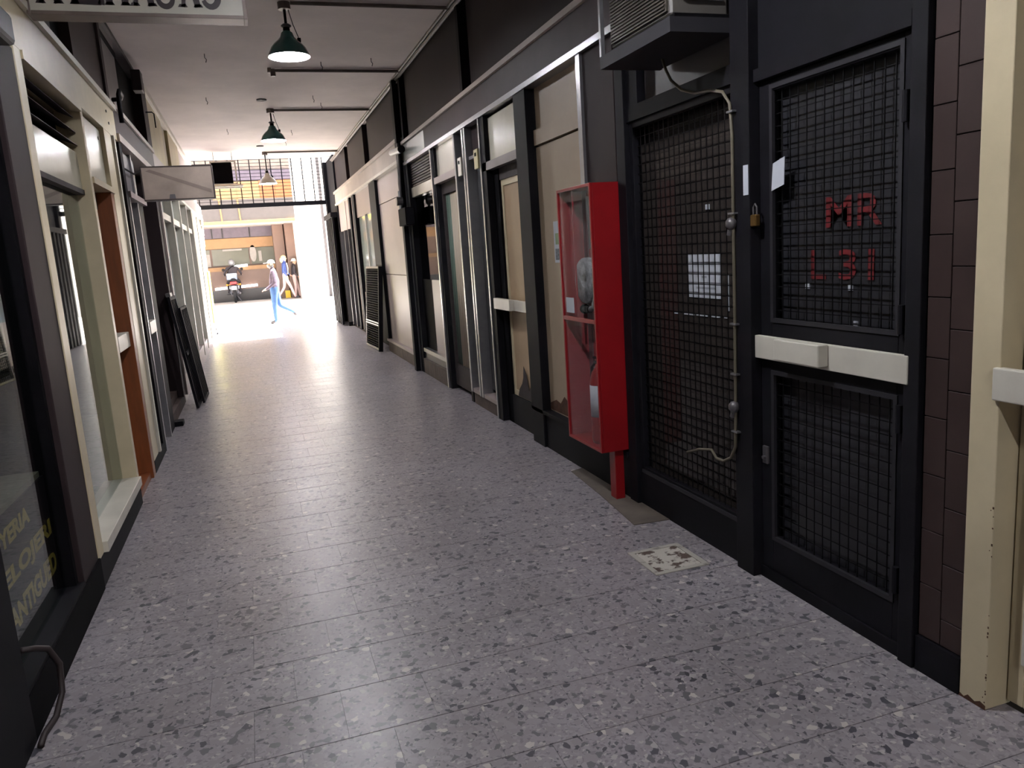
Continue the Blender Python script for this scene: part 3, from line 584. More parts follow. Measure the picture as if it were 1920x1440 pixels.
# ---- window_4: pale greenish window near the street
w4 = thing('window_4', (2.15, 14.6, 0), 'pale greenish shop window between black posts near the street gate', kind='structure')
rbox('window_pane', 13.55, 15.6, 0.9, 2.35, M['frost'], 2.13, 2.137, w4); rbox('head_board', 13.55, 15.6, 2.35, 2.8, M['pink'], 2.1, 2.2, w4); rbox('lower_board', 13.55, 15.6, 0.15, 0.9, M['pink'], 2.11, 2.2, w4)
rbox('window_bar', 14.55, 14.6, 0.9, 2.35, M['white'], 2.1, 2.14, w4)

# ---- dark riser pipe, meter box, camera
rp = thing('riser_pipe', (2.02, 10.38, 0), 'dark vertical riser duct running up the right wall to the ceiling', 'pipe')
box('duct', (1.99, 10.33, 0), (2.05, 10.45, 3.8), M['black'], rp, 0.004); box('duct_backing', (2.05, 10.30, 0), (2.2, 10.50, 2.76), M['steel'], rp)
for i, (dx_, dz) in enumerate(((0.0, 0), (0.03, 0.1), (0.055, -0.06))):
    MB().tube([(1.985 - 0.0 * i, 10.30 - dx_, 3.0), (1.98, 10.28 - dx_, 2.75), (1.96, 10.26 - dx_ * 1.6, 2.5 + dz), (1.97, 10.28 - dx_, 2.25)], 0.012, 6).build('loose_cable', M['steel'], rp, smooth=True)
mbx = thing('meter_box', (1.95, 10.15, 1.95), 'black square box fixed to the dark riser duct', 'box')
MB().chamfer((1.93, 9.85, 1.95), (2.055, 10.32, 2.17), 0.006).build('box_body', M['blackmatte'], mbx); box('box_lid', (1.945, 9.835, 1.96), (2.04, 9.85, 2.16), M['black'], mbx)
mt = thing('round_meter', (1.95, 10.2, 2.2), 'grey round meter above the black box on the dark riser duct', 'meter')
MB().cyl((1.90, 10.22, 2.27), (1.98, 10.22, 2.27), 0.055, 16).build('meter_dial', M['steel'], mt); MB().cyl((1.95, 10.22, 2.17), (1.95, 10.22, 2.4), 0.022, 8).build('meter_pipe', M['alu'], mt)
cc = thing('security_camera', (1.98, 10.1, 2.86), 'white tubular security camera on the right fascia near the dark riser duct', 'camera')
MB().cyl((1.95, 9.85, 2.875), (1.97, 10.62, 2.93), 0.042, 14).build('camera_tube', M['shadein'], cc, smooth=False); MB().cyl((1.949, 9.83, 2.873), (1.95, 9.86, 2.876), 0.046, 14).build('lens_hood', M['blackmatte'], cc)
MB().cyl((1.965, 10.4, 2.92), (2.05, 10.4, 2.92), 0.015, 8).build('camera_mount', M['white'], cc)

# ---- grille leaning on the right wall
gl = thing('leaning_grille', (1.96, 13.4, 0), 'rusty old grille panel leaning on the right wall near the street', 'grille', local=True)
gl.location = (1.93, 12.85, 0.0); gl.rotation_euler = (0, math.radians(5), math.radians(2.5))
gr = M['steel']; frame_box(MB(), 'x', -0.03, 0.0, 0.0, 1.3, 0.012, 1.42, 0.035).build('grille_frame', gr, gl)
for i in range(1, 16): MB().box((-0.022, 0.035 + i * 0.077 - 0.006, 0.04), (-0.008, 0.035 + i * 0.077 + 0.006, 1.39)).build('grille_bar', M['wire'], gl)
cr = MB()
for j in range(1, 34): cr.box((-0.028, 0.03, 0.04 + j * 0.04 - 0.004), (-0.022, 1.27, 0.04 + j * 0.04 + 0.004))
cr.build('cross_wires', M['wire'], gl)
for z in (0.42, 0.46): MB().box((-0.034, 0.0, z), (-0.028, 1.3, z + 0.02)).build('grille_rail', M['steel'], gl)
box('grille_stile', (-0.07, -0.05, 0.012), (0.0, 0.0, 1.42), M['black'], gl)

# ---- folded gate at the street end, right
fg = thing('folded_gate', (2.0, 19.6, 0), 'dark folded steel gate leaf at the right of the street entrance', 'gate')
for i in range(9): box('gate_strip', (1.93 + (i % 2) * 0.03, 18.72 + i * 0.17, 0.03), (1.97 + (i % 2) * 0.03, 18.86 + i * 0.17, 2.55), M['black'], fg)
box('gate_channel', (1.9, 18.66, 2.55), (2.05, 20.3, 2.66), M['black'], fg)
rbox('gate_pier', 20.05, 20.35, 0, 3.95, M['black'], 1.98, 2.2); rbox('gate_wall', 18.6, 20.05, 2.66, 3.95, M['black'], 2.06, 2.2)

# ================================================================== LEFT WALL
wl = thing('wall_left', (-0.9, 7, 0), 'left side of the passage: shop windows, cream fascia and high panels', kind='structure')
def lbox(name, y0, y1, z0, z1, m, x0=-1.05, x1=XL, parent=None, bevel=0.0): return box(name, (x0, y0, z0), (x1, y1, z1), m, parent or wl, bevel)
for y0, y1 in ((Y0, 2.0), (9.9, 19.7)): lbox('masonry', y0, y1, 0, ZC, M['brown'], -1.3, -1.1)
lbox('masonry', 2.0, 9.9, 2.7, ZC, M['brown'], -1.3, -1.12)
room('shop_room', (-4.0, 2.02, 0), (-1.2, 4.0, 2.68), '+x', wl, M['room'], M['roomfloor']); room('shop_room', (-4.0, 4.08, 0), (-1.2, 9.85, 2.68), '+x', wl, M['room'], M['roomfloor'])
lbox('plain_wall', Y0, 2.0, 0, ZC, M['black'], -1.1, -0.92)
lbox('post', 2.0, 2.86, 0, 2.62, M['black'], -1.2, -0.895); lbox('post', 3.87, 4.21, 0.0, 2.62, M['brown'], -1.2, -0.905, bevel=0.006)
lbox('plinth', 2.86, 4.21, 0, 0.165, M['blackmatte'], -1.2, -0.895); lbox('plinth', 4.21, 5.73, 0, 0.15, M['black'], -1.2, -0.90)
lbox('plinth', 6.55, 7.2, 0, 0.1, M['black'], -1.2, -0.9)
# fascia in three materials
lbox('fascia', 2.0, 7.15, 2.64, 2.87, M['cream'], -1.12, -0.90); lbox('fascia_top_edge', 2.0, 7.15, 2.87, 2.91, M['white'], -1.12, -0.875)
lbox('fascia', 7.15, 9.9, 2.70, 2.90, M['fascia'], -1.12, -0.90); lbox('fascia_top_edge', 7.15, 9.9, 2.90, 2.94, M['fascia2'], -1.12, -0.88); lbox('fascia_lower_edge', 7.15, 9.9, 2.64, 2.70, M['fascia2'], -1.12, -0.88)
lbox('fascia', 9.9, 19.0, 2.66, 2.92, M['pink'], -1.12, -0.90); lbox('fascia_lower_edge', 9.9, 19.0, 2.62, 2.66, M['white'], -1.12, -0.885)
for y, z in ((6.75, 2.8), (6.8, 2.72)): MB().cyl((-0.9, y, z), (-0.893, y, z), 0.01, 8).build('fascia_bolt', M['steel'], wl)
# high wall: panels
for y0, y1, m, x in ((2.0, 5.7, 'brown', -1.0), (5.7, 6.3, 'blackmatte', -1.06), (6.3, 7.5, 'browntile', -0.99), (7.62, 8.75, 'greypanel', -1.02), (8.75, 10.3, 'blackmatte', -1.08), (10.75, 12.9, 'yellowish', -1.01), (12.9, 13.7, 'palecream', -1.04), (13.75, 15.6, 'yellowish', -1.0), (15.65, 18.7, 'pink', -1.02)):
    lbox('upper_panel', y0, y1, 2.91, ZC, M[m], -1.12, x)
lbox('upper_post', 7.50, 7.62, 2.9, ZC, M['peel'], -1.12, -0.97); lbox('upper_post', 10.3, 10.75, 2.94, ZC, M['brown'], -1.12, -0.97); lbox('upper_trim', 7.62, 8.75, 3.66, 3.70, M['blackmatte'], -1.12, -1.005)
lbox('cornice', 10.75, 18.7, 3.76, ZC, M['white'], -1.12, -0.97)
# cornice edge over the first half
lbox('cornice', 7.62, 10.75, 3.80, ZC, M['fascia'], -1.12, -0.985)

# ---- jeweller's window
w5 = thing('window_5', (-1.0, 3.36, 0), 'dark shop window of the jeweller with gold lettering', kind='structure')
lbox('sill', 2.86, 3.87, 0.165, 0.18, M['black'], -1.2, -0.9, w5); lbox('window_head', 2.86, 3.87, 2.4, 2.62, M['black'], -1.2, -0.91, w5)
lbox('window_pane', 2.86, 3.87, 0.18, 2.4, M['glass'], -0.976, -0.97, w5)
lbox('shutter_box', 2.0, 4.0, 2.57, 2.70, mat('shutter_box', '#26282b', 0.5, var=0.2), -0.92, -0.84, w5, 0.02)
lbox('reveal', 3.83, 3.87, 0.18, 2.4, M['blackmatte'], -1.2, -0.93, w5); lbox('display_floor', 2.1, 3.95, 0.14, 0.16, M['plum'], -2.0, -1.0, w5)
lbox('display_back', 2.1, 3.97, 0.71, 0.74, mat('display_cloth', '#8a7a6a', 0.8), -1.9, -1.0, w5)
sb = thing('lettered_board', (-1.065, 3.3, 0.18), 'plum board with gold words inside the jeweller window', 'sign')
box('board', (-0.995, 2.4, 0.182), (-0.986, 3.83, 0.72), M['plum'], sb)
for t, ya, lw, za in (('JOYERIA', 2.985, 0.081, 0.58), ('RELOJERIA', 2.98, 0.105, 0.435), ('ANTIGUEDADES', 3.11, 0.088, 0.29)):
    n_ = min(len(t), int((3.83 - ya) / lw))                      # the words run on behind the post
    text('gold_letters', t[:n_], (-0.9855, ya, za), (0, 1, 0), (0, 0, 1), lw * n_ - 0.015, 0.092, M['gold'], sb, 0.035)
# ---- power cable from the jeweller's window
tag(MB().tube([(-0.915, 2.93, 0.31), (-0.885, 2.97, 0.29), (-0.865, 3.04, 0.25), (-0.85, 3.09, 0.16), (-0.85, 3.06, 0.06), (-0.86, 2.98, 0.012), (-0.875, 2.87, 0.012), (-0.87, 2.80, 0.012)], 0.011, 8).build('power_cable', M['cable'], smooth=True), 'dark reddish cable hanging from the jeweller window to the floor', 'cable')

# ---- window_6: cream framed window with louvres
w6 = thing('window_6', (-0.98, 4.95, 0), 'cream framed shop window with dark louvre blades at the top', kind='structure')
lbox('frame_side', 4.21, 4.33, 0.15, 2.64, M['cream'], -1.05, -0.90, w6, 0.003); lbox('frame_side', 5.655, 5.73, 0.15, 2.64, M['cream'], -1.05, -0.90, w6, 0.003)
lbox('sill', 4.33, 5.655, 0.15, 0.21, M['white'], -1.05, -0.875, w6, 0.003); lbox('frame_head', 4.33, 5.655, 2.60, 2.64, M['cream'], -1.05, -0.89, w6)
for z in (2.56, 2.47, 2.39): MB().prism([(-0.94, z), (-0.945, z + 0.008), (-1.04, z + 0.055), (-1.04, z + 0.045)], 'y', 4.335, 5.65).build('louvre_blade', M['fascia'], w6)
lbox('louvre_back', 4.33, 5.655, 2.36, 2.60, M['blackmatte'], -1.12, -1.10, w6); lbox('transom_panel', 4.33, 5.655, 2.12, 2.35, M['whitepanel'], -1.0, -0.955, w6); lbox('transom_rail', 4.33, 5.655, 2.09, 2.12, M['peel'], -1.04, -0.945, w6)
lbox('window_pane', 4.33, 5.655, 0.21, 2.09, M['glass'], -0.996, -0.99, w6)

# ---- door_5: orange wooden door
d5 = thing('door_5', (-1.0, 6.1, 0), 'orange brown wooden glazed door under a white laminate panel', kind='structure')
lbox('transom_panel', 5.75, 6.5, 2.21, 2.62, M['whitepanel'], -1.0, -0.93, d5, 0.003); lbox('transom_rail', 5.73, 6.55, 2.17, 2.21, M['cream'], -1.05, -0.89, d5)
lbox('door_head', 5.75, 6.5, 2.05, 2.17, M['peel'], -1.12, -1.0, d5); lbox('door_jamb', 6.40, 6.52, 0.0, 2.17, M['orange'], -1.14, -0.90, d5, 0.003); lbox('transom_post', 6.5, 6.54, 2.2, 2.64, M['cream'], -1.05, -0.9, d5)
lf = frame_box(MB(), 'x', -1.05, -1.01, 5.74, 6.40, 0.05, 2.05, 0.08, 0.22, 0.08).build('door_leaf', M['orange'], d5, bevel=0.003); box('door_pane', (-1.035, 5.82, 0.27), (-1.03, 6.32, 1.97), M['glass'], lf)
frame_box(MB(), 'x', -1.01, -1.0, 5.80, 6.34, 0.25, 1.99, 0.02).build('glazing_bead', M['cream'], lf)
box('push_plate', (-1.01, 5.88, 1.04), (-0.92, 6.38, 1.15), M['white'], lf, 0.004); lbox('threshold', 5.74, 6.52, 0, 0.05, M['orange'], -1.12, -0.92, d5)
for y, z in ((5.83, 2.29), (6.4, 2.55)): MB().cyl((-0.93, y, z), (-0.925, y, z), 0.012, 8).build('panel_bolt', M['steel'], d5)

lbox('post', 6.54, 6.82, 0.1, 2.64, M['cream'], -1.1, -0.90, bevel=0.003); lbox('post_edge', 6.86, 6.92, 0.1, 2.64, M['white'], -1.1, -0.885); lbox('post', 6.92, 7.2, 0.0, 2.64, M['creamworn'], -1.1, -0.95); lbox('post_inner', 6.82, 6.86, 0.1, 2.64, M['peel'], -1.1, -0.96)

# ---- door_6: black door with aluminium edging
d6 = thing('door_6', (-1.0, 7.8, 0), 'black door with thin aluminium edges and a white push plate', kind='structure')
lbox('door_jamb', 7.2, 7.34, 0, 2.64, M['black'], -1.1, -0.90, d6); lbox('jamb_edge', 7.34, 7.37, 0, 2.22, M['alu'], -1.1, -0.895, d6); lbox('transom_panel', 7.37, 8.3, 2.26, 2.62, M['greypanel'], -1.05, -0.94, d6); lbox('transom_rail', 7.34, 8.4, 2.21, 2.26, M['pink'], -1.08, -0.88, d6)
lf = box('door_leaf', (-1.05, 7.37, 0.03), (-1.0, 7.95, 2.21), M['black'], d6); lbox('jamb_edge', 7.95, 7.98, 0.0, 2.21, M['alu'], -1.05, -0.91, d6); lbox('side_panel', 7.98, 8.4, 0.0, 2.21, M['black'], -1.06, -0.92, d6)
lbox('transom_bar', 7.98, 8.02, 2.26, 2.64, M['alu'], -1.05, -0.92, d6)
box('push_plate', (-1.0, 7.5, 1.03), (-0.9, 7.93, 1.14), M['white'], lf, 0.004)

# ---- dark bay with weathered boards
lbox('bay_back', 8.4, 9.9, 0.2, 2.62, M['blackmatte'], -1.15, -1.1); lbox('bay_foot', 8.4, 9.9, 0.12, 0.2, M['greywood'], -1.15, -0.98)
lbox('plinth_stone', 8.42, 9.15, 0, 0.12, M['greywood'], -1.1, -0.93); lbox('plinth_stone', 9.16, 9.9, 0, 0.12, M['greywood'], -1.1, -0.93); lbox('post', 9.62, 9.9, 0.12, 2.62, M['brown'], -1.1, -0.91); lbox('post_edge', 9.9, 9.98, 0.1, 2.62, M['pink'], -1.1, -0.89)

# ---- window_7: pale greenish glazed front
w7 = thing('window_7', (-1.0, 12.5, 0), 'row of pale greenish panes in white frames toward the street', kind='structure')
for y in (10.02, 11.35, 12.75, 14.1, 15.3): lbox('mullion', y - 0.04, y + 0.04, 0.12, 2.62, M['white'], -1.05, -0.895, w7, 0.004)
for i, (a, b) in enumerate(((10.06, 11.31), (11.39, 12.71), (12.79, 14.06), (14.14, 15.26))):
    lbox('window_pane', a, b, 0.3, 2.2, M['palegreen'], -1.0, -0.985, w7); lbox('transom_pane', a, b, 2.28, 2.6, M['palegreen'], -1.0, -0.99, w7); lbox('transom_rail', a, b, 2.2, 2.28, M['white'], -1.02, -0.92, w7); lbox('sill', a, b, 0.12, 0.3, M['pink'], -1.05, -0.91, w7)
    lbox('pane_stop', (a + b) / 2 - 0.02, (a + b) / 2 + 0.02, 0.3, 2.2, M['greypanel'], -0.99, -0.965, w7)
lbox('plinth', 9.98, 19.3, 0, 0.12, M['pink'], -1.1, -0.93)
for a, b, m in ((15.34, 16.2, 'palecream'), (16.22, 17.3, 'white'), (17.32, 18.3, 'palecream'), (18.32, 19.2, 'palecream')): lbox('board', a, b, 0.12, 2.62, M[m], -1.05, -0.93 - 0.01 * (m == 'white'))
for i, (y, z) in enumerate(((18.4, 2.5), (18.7, 2.3), (18.5, 2.05), (18.9, 2.55))): lbox('torn_sheet', y, y + 0.3, z, z + 0.22, M['white'], -0.94, -0.90)
lbox('entrance_wall', 19.2, 20.35, 0, 3.95, M['palecream'], -1.3, -1.03)
tag(box('yellow_panel', (-0.928, 18.5, 0.35), (-0.905, 19.3, 1.5), M['yelldull'], bevel=0.004), 'bright yellow board fixed on the pale boards by the left gate post', 'board')
# ---- grille leaning on the left wall
g2 = thing('leaning_gate', (-0.8, 9.9, 0), 'black folded gate leaf leaning on the left wall beside the pale panes', 'gate', local=True)
g2.location = (-0.74, 9.35, 0.0); g2.rotation_euler = (0, math.radians(-6.5), math.radians(-1))
frame_box(MB(), 'x', -0.03, 0.0, 0.0, 0.55, 0.012, 1.3, 0.04).build('gate_frame', M['black'], g2)
for i in range(1, 6): box('gate_bar', (-0.022, i * 0.092 - 0.012, 0.05), (-0.006, i * 0.092 + 0.012, 1.27), M['black'], g2)
frame_box(MB(), 'x', 0.02, 0.045, 0.3, 1.0, 0.012, 1.15, 0.03).build('gate_frame', M['black'], g2)
for i in range(1, 7): box('gate_bar', (0.026, 0.3 + i * 0.1 - 0.01, 0.04), (0.04, 0.3 + i * 0.1 + 0.01, 1.13), M['black'], g2)
box('gate_latch', (-0.05, 0.1, 1.3), (0.0, 0.3, 1.34), M['steel'], g2); box('gate_rail', (0.0, 0.05, 0.62), (0.02, 0.9, 0.66), M['black'], g2)
tag(box('floor_stop', (-0.93, 8.42, 0), (-0.84, 8.58, 0.05), M['black'], bevel=0.006), 'small black block on the floor at the foot of the black door', 'block')

# ---- hanging sign ALHAJAS
sg = thing('hanging_sign', (-0.38, 4.58, 2.85), 'cream light box sign with brown letters hanging across the passage from the left', 'sign')
SX0, SX1, SY0, SY1, SZ0, SZ1 = -0.885, 0.14, 4.53, 4.65, 2.855, 3.22
frame_box(MB(), 'y', SY0 - 0.004, SY1, SX0, SX1, SZ0, SZ1, 0.018).build('sign_frame', mat('sign_frame', '#7a6c66', 0.45, metal=0.3, var=0.2), sg, bevel=0.002)
box('sign_face', (SX0 + .018, SY0, SZ0 + .018), (SX1 - .018, SY0 + .01, SZ1 - .018), M['signface'], sg); box('sign_back', (SX0 + .018, SY1 - .01, SZ0 + .018), (SX1 - .018, SY1, SZ1 - .018), M['signface'], sg)
box('sign_bottom', (SX0 + 0.018, SY0 + .01, SZ0 + 0.001), (SX1 - .018, SY1 - .01, SZ0 + .018), M['brown'], sg)
def serif_letter(ch, x, z, w, h, y, mb):
    t = 0.030; th = 0.012
    def st(p, q, a, b):              # tapered stroke
        (x0, z0), (x1, z1) = p, q; d = Vector((x1 - x0, z1 - z0)).normalized(); n = Vector((-d.y, d.x))
        mb.prism([(x0 + n.x * a / 2, z0 + n.y * a / 2), (x0 - n.x * a / 2, z0 - n.y * a / 2), (x1 - n.x * b / 2, z1 - n.y * b / 2), (x1 + n.x * b / 2, z1 + n.y * b / 2)], 'y', y - 0.003, y)
    def foot(cx, cz, ww=0.046):
        mb.prism([(cx - ww / 2, cz), (cx + ww / 2, cz), (cx + t / 2, cz + 0.014), (cx - t / 2, cz + 0.014)], 'y', y - 0.003, y)
    def arc(cx, cz, r, a0, a1, w0, w1, n=14, ry=None):
        ry = ry or r; pts = [(cx + r * math.cos(a0 + (a1 - a0) * i / n), cz + ry * math.sin(a0 + (a1 - a0) * i / n)) for i in range(n + 1)]
        L_, R_ = [], []
        for i, (qx, qz) in enumerate(pts):
            p0 = pts[max(i - 1, 0)]; p1 = pts[min(i + 1, n)]; d = Vector((p1[0] - p0[0], p1[1] - p0[1])).normalized(); ww = (w0 + (w1 - w0) * math.sin(PI * i / n)) / 2
            L_.append((qx - d.y * ww, qz + d.x * ww)); R_.append((qx + d.y * ww, qz - d.x * ww))
        for i in range(n): mb.prism([L_[i], R_[i], R_[i + 1], L_[i + 1]], 'y', y - 0.003, y)
    if ch == 'A':
        st((x + 0.14 * w, z), (x + 0.45 * w, z + h), th * 1.6, th * 1.6); st((x + 0.82 * w, z), (x + 0.5 * w, z + h), t, t); st((x + 0.22 * w, z + h * 0.38), (x + 0.7 * w, z + h * 0.38), th, th); foot(x + 0.12 * w, z); foot(x + 0.84 * w, z)
    elif ch == 'L':
        st((x + 0.16 * w, z), (x + 0.16 * w, z + h), t, t); foot(x + 0.16 * w, z); st((x + 0.1 * w, z + 0.010), (x + 0.9 * w, z + 0.010), 0.02, 0.026); st((x + 0.9 * w, z), (x + 0.97 * w, z + 0.06), 0.03, 0.012)
    elif ch == 'H':
        for q in (0.16, 0.8): st((x + q * w, z), (x + q * w, z + h), t, t); foot(x + q * w, z)
        st((x + .16 * w, z + h * .5), (x + .8 * w, z + h * .5), th, th)
    elif ch == 'J':
        st((x + 0.8 * w, z + 0.05), (x + 0.8 * w, z + h), t, t); arc(x + 0.45 * w, z + 0.045, 0.35 * w, PI, 2 * PI, 0.018, 0.026, ry=0.045); mb.prism([(x + 0.1 * w - .016, z + .04), (x + 0.1 * w + .016, z + .04), (x + 0.1 * w + .016, z + .07), (x + 0.1 * w - .016, z + .07)], 'y', y - .003, y)
    elif ch == 'S':
        arc(x + 0.5 * w, z + h * 0.27, 0.38 * w, -PI * 0.85, PI * 0.5, 0.02, 0.03, ry=h * 0.25); arc(x + 0.5 * w, z + h * 0.75, 0.36 * w, PI * 0.15, PI * 1.5, 0.02, 0.03, ry=h * 0.23)
px2x = lambda p: SX0 + (p - 50) / (465 - 50) * (SX1 - SX0)
for ch, a, b in (('A', 72, 116), ('L', 128, 192), ('H', 194, 240), ('A', 243, 288), ('J', 288, 330), ('A', 334, 376), ('S', 374, 416)):
    mb = MB(); serif_letter(ch, px2x(a), SZ0 + 0.052, (px2x(b) - px2x(a)), 0.22, SY0 - 0.0005, mb); mb.build('sign_letter', M['letter'], sg)
for x in (-0.6, -0.1): MB().cyl((x, 4.59, SZ1), (x, 4.59, ZC), 0.008, 8).build('sign_hanger', M['steel'], sg)

# ---- second hanging light box, blank
s2 = thing('blank_light_box', (-0.57, 8.3, 2.24), 'small dirty blank light box sign hanging from the left wall', 'sign')
fr2 = frame_box(MB(), 'y', 8.25, 8.36, -0.885, -0.24, 2.245, 2.565, 0.012).build('box_frame', mat('old_frame', '#4b4240', 0.5, metal=0.2), s2)
face = mat('dirty_acrylic', '#b5a498', 0.4, var=0.2, scale=3)
box('box_face', (-0.873, 8.252, 2.257), (-0.252, 8.26, 2.553), face, s2); box('box_face', (-0.873, 8.35, 2.257), (-0.252, 8.358, 2.553), face, s2)
MB().prism([(-0.84, 2.52), (-0.80, 2.535), (-0.27, 2.335), (-0.27, 2.30)], 'y', 8.2506, 8.252).build('tube_shadow_streak', mat('tube_shadow', '#8f8078', 0.5), s2); MB().prism([(-0.66, 2.258), (-0.60, 2.258), (-0.605, 2.30), (-0.65, 2.30)], 'y', 8.2506, 8.252).build('grime_spot', M['greypanel'], s2)  # diagonal streak paints the shadow of the tube inside the box
MB().tube([(-0.92, 7.45, 2.46), (-0.90, 7.9, 2.46), (-0.88, 8.26, 2.53)], 0.008, 6).build('box_stay', M['black'], s2); MB().cyl((-0.895, 8.3, 2.3), (-0.885, 8.3, 2.3), 0.012, 8).build('box_mount', M['black'], s2)
# ---- gooseneck conduit and small hook on the high left wall
tag(MB().tube([(-0.86, 7.27, 2.80), (-0.86, 7.27, 2.96), (-0.86, 7.30, 3.03), (-0.86, 7.38, 3.075), (-0.87, 7.6, 3.08), (-0.90, 7.75, 3.08), (-0.97, 7.78, 3.08)], 0.018, 8).build('gooseneck_pipe', M['black'], smooth=True), 'black gooseneck conduit bent over the left fascia', 'pipe')
tag(MB().tube([(-1.0, 10.5, 3.46), (-0.9, 10.5, 3.46), (-0.88, 10.5, 3.44), (-0.88, 10.5, 3.28)], 0.008, 6).build('wall_hook', M['black'], smooth=True), 'thin black rod hook on the high left wall beside yellowish boards', 'hook')
tag(box('wall_bracket', (-1.0, 9.75, 3.56), (-0.9, 9.95, 3.78), M['fascia'], bevel=0.01), 'small grey bracket box under the ceiling edge on the left', 'box')

# ================================================================== CEILING LAMPS AND CONDUITS
def pendant(y, label, shade_m, drop=0.18, x=0.55, power=LAMP_W, group=None):
    t = thing('pendant_lamp', (x, y, ZC), label, 'lamp', group)
    MB().cyl((x, y, ZC - 0.06), (x, y, ZC), 0.055, 12).build('ceiling_box', M['conduit'], t)
    MB().cyl((x, y, ZC - drop), (x, y, ZC - 0.06), 0.012, 8).build('stem', M['wire'], t)
    z = ZC - drop
    sk = MB().cyl((x, y, z - 0.07), (x, y, z), 0.032, 12, 0.026).build('socket', M['blackmatte'], t)
    MB().lathe([(0.03, 0.0), (0.045, -0.012), (0.045, -0.02), (0.03, -0.03)], (x, y, z - 0.0), 14).build('socket_ring', M['steel'], sk)
    pr = [(0.033, -0.06), (0.05, -0.075), (0.062, -0.11), (0.085, -0.135), (0.12, -0.165), (0.150, -0.20), (0.172, -0.245), (0.184, -0.275)]
    MB().lathe(pr, (x, y, z), 32).build('shade', shade_m, t, smooth=True); MB().lathe([(r - 0.003, h - 0.002) for r, h in pr], (x, y, z), 32).build('shade_lining', M['shadein'], t, smooth=True)
    MB().lathe([(0.001, -0.275), (0.025, -0.27), (0.042, -0.245), (0.045, -0.215), (0.035, -0.17), (0.02, -0.13), (0.018, -0.07)], (x, y, z), 18).build('bulb', emit('bulb_%d' % round(power), '#f4f5fb', power / (PI * 0.026)), t, smooth=True)
    MB().tube([(x + 0.03, y, ZC - 0.05), (x + 0.06, y, ZC - drop), (x + 0.1, y, z - 0.12)], 0.004, 6).build('lamp_cord', M['cable'], t)
    MB().box((x + 0.085, y - 0.012, z - 0.15), (x + 0.115, y + 0.012, z - 0.115)).build('cord_clip', M['blackmatte'], t)
    return t
pendant(7.5, 'dark green bell pendant lamp nearest the cream hanging sign, lit', M['shade'])
pendant(12.45, 'dark green bell pendant lamp halfway along the ceiling, lit', M['shade'])
pendant(17.1, 'pale bell pendant lamp in front of the street gate lattice, lit', M['shade3'], drop=0.36)
pendant(2.5, 'unseen green bell pendant lamp added above the black mesh door for light', M['shade'], power=LAMP_W * 1.6)  # lamp added out of view to brighten the near end
pendant(-2.5, 'unseen green bell pendant lamp added over the rear part of the passage for light', M['shade'], power=LAMP_W * 1.9)  # second added lamp, behind the camera, for more light from the rear
cg = 'thin conduits across the ceiling'
for y, lab in ((7.42, 'thin grey conduit from the right wall to the lamp by the hanging sign'), (9.93, 'thin grey conduit across the ceiling ending in a bare stub'), (12.42, 'thin grey conduit from the right wall to the middle lamp'), (17.0, 'thin grey conduit from the right wall to the pale lamp')):
    xe = 0.52 if abs(y - 9.93) < .1 else 0.60
    c = MB().cyl((xe, y, ZC - 0.025), (2.06, y, ZC - 0.025), 0.017, 8).cyl((xe + 0.1, y + 0.035, ZC - 0.018), (2.06, y + 0.035, ZC - 0.018), 0.010, 6)
    if abs(y - 9.93) < .1: c.cyl((xe, y, ZC - 0.09), (xe, y, ZC - 0.01), 0.03, 10).cyl((xe - 0.02, y, ZC - 0.015), (xe - 0.06, y, ZC - 0.012), 0.035, 10)
    tag(c.build('ceiling_conduit', M['conduit']), lab, 'conduit', cg)
tag(MB().cyl((2.055, 3.0, ZC - 0.035), (2.055, 18.6, ZC - 0.035), 0.022, 8).cyl((2.02, 3.0, ZC - 0.02), (2.02, 18.6, ZC - 0.02), 0.014, 8).build('corner_conduit', M['conduit']), 'pair of grey conduits running along the right ceiling corner', 'conduit')
hk = [(1.05, 9.6), (1.6, 9.4), (1.1, 11.5), (1.25, 12.0), (-0.2, 9.3), (-0.35, 7.4), (-0.3, 11.6), (0.95, 14.4), (0.9, 15.6), (-0.1, 14.2)]
for x, y in hk:
    tag(MB().tube([(x, y, ZC), (x, y, ZC - 0.04), (x + 0.015, y, ZC - 0.06), (x + 0.005, y, ZC - 0.09)], 0.004, 6).build('ceiling_hook', M['wire']), 'small bent wire hook left in the plaster ceiling', 'hook', 'wire hooks in the ceiling')
for x, y in ((0.42, 11.75), (0.45, 16.2)):
    tag(MB().cyl((x, y, ZC - 0.012), (x, y, ZC), 0.07, 14).build('ceiling_plate', M['wire']), 'small dark round cover plate on the ceiling near the ' + ('middle green lamp' if y < 14 else 'pale lamp'), 'plate', 'dark ceiling cover plates')

# ---- hanging box frame near the street (left), with tube light
hb = thing('hanging_box', (-0.3, 17, 3.22), 'black hanging box in a white frame near the street end', 'box')
box('box_body', (-0.51, 16.95, 3.23), (-0.12, 17.1, 3.64), M['blackmatte'], hb, 0.006)
frame_box(MB(), 'y', 16.93, 16.95, -0.53, -0.04, 3.2, 3.66, 0.025).build('box_frame', M['white'], hb); MB().cyl((-0.45, 17.0, 3.66), (-0.45, 17.0, ZC), 0.008, 6).cyl((-0.1, 17.0, 3.66), (-0.1, 17.0, ZC), 0.008, 6).build('hanger', M['white'], hb)
tb = thing('tube_lamp', (-0.23, 17, 3.12), 'white fluorescent tube fitting under the black hanging box', 'lamp')
MB().box((-0.52, 16.98, 3.17), (0.06, 17.04, 3.198)).build('tube_holder', M['shadein'], tb); MB().cyl((-0.5, 17.01, 3.15), (0.04, 17.01, 3.15), 0.016, 10).build('tube', M['shadein'], tb)

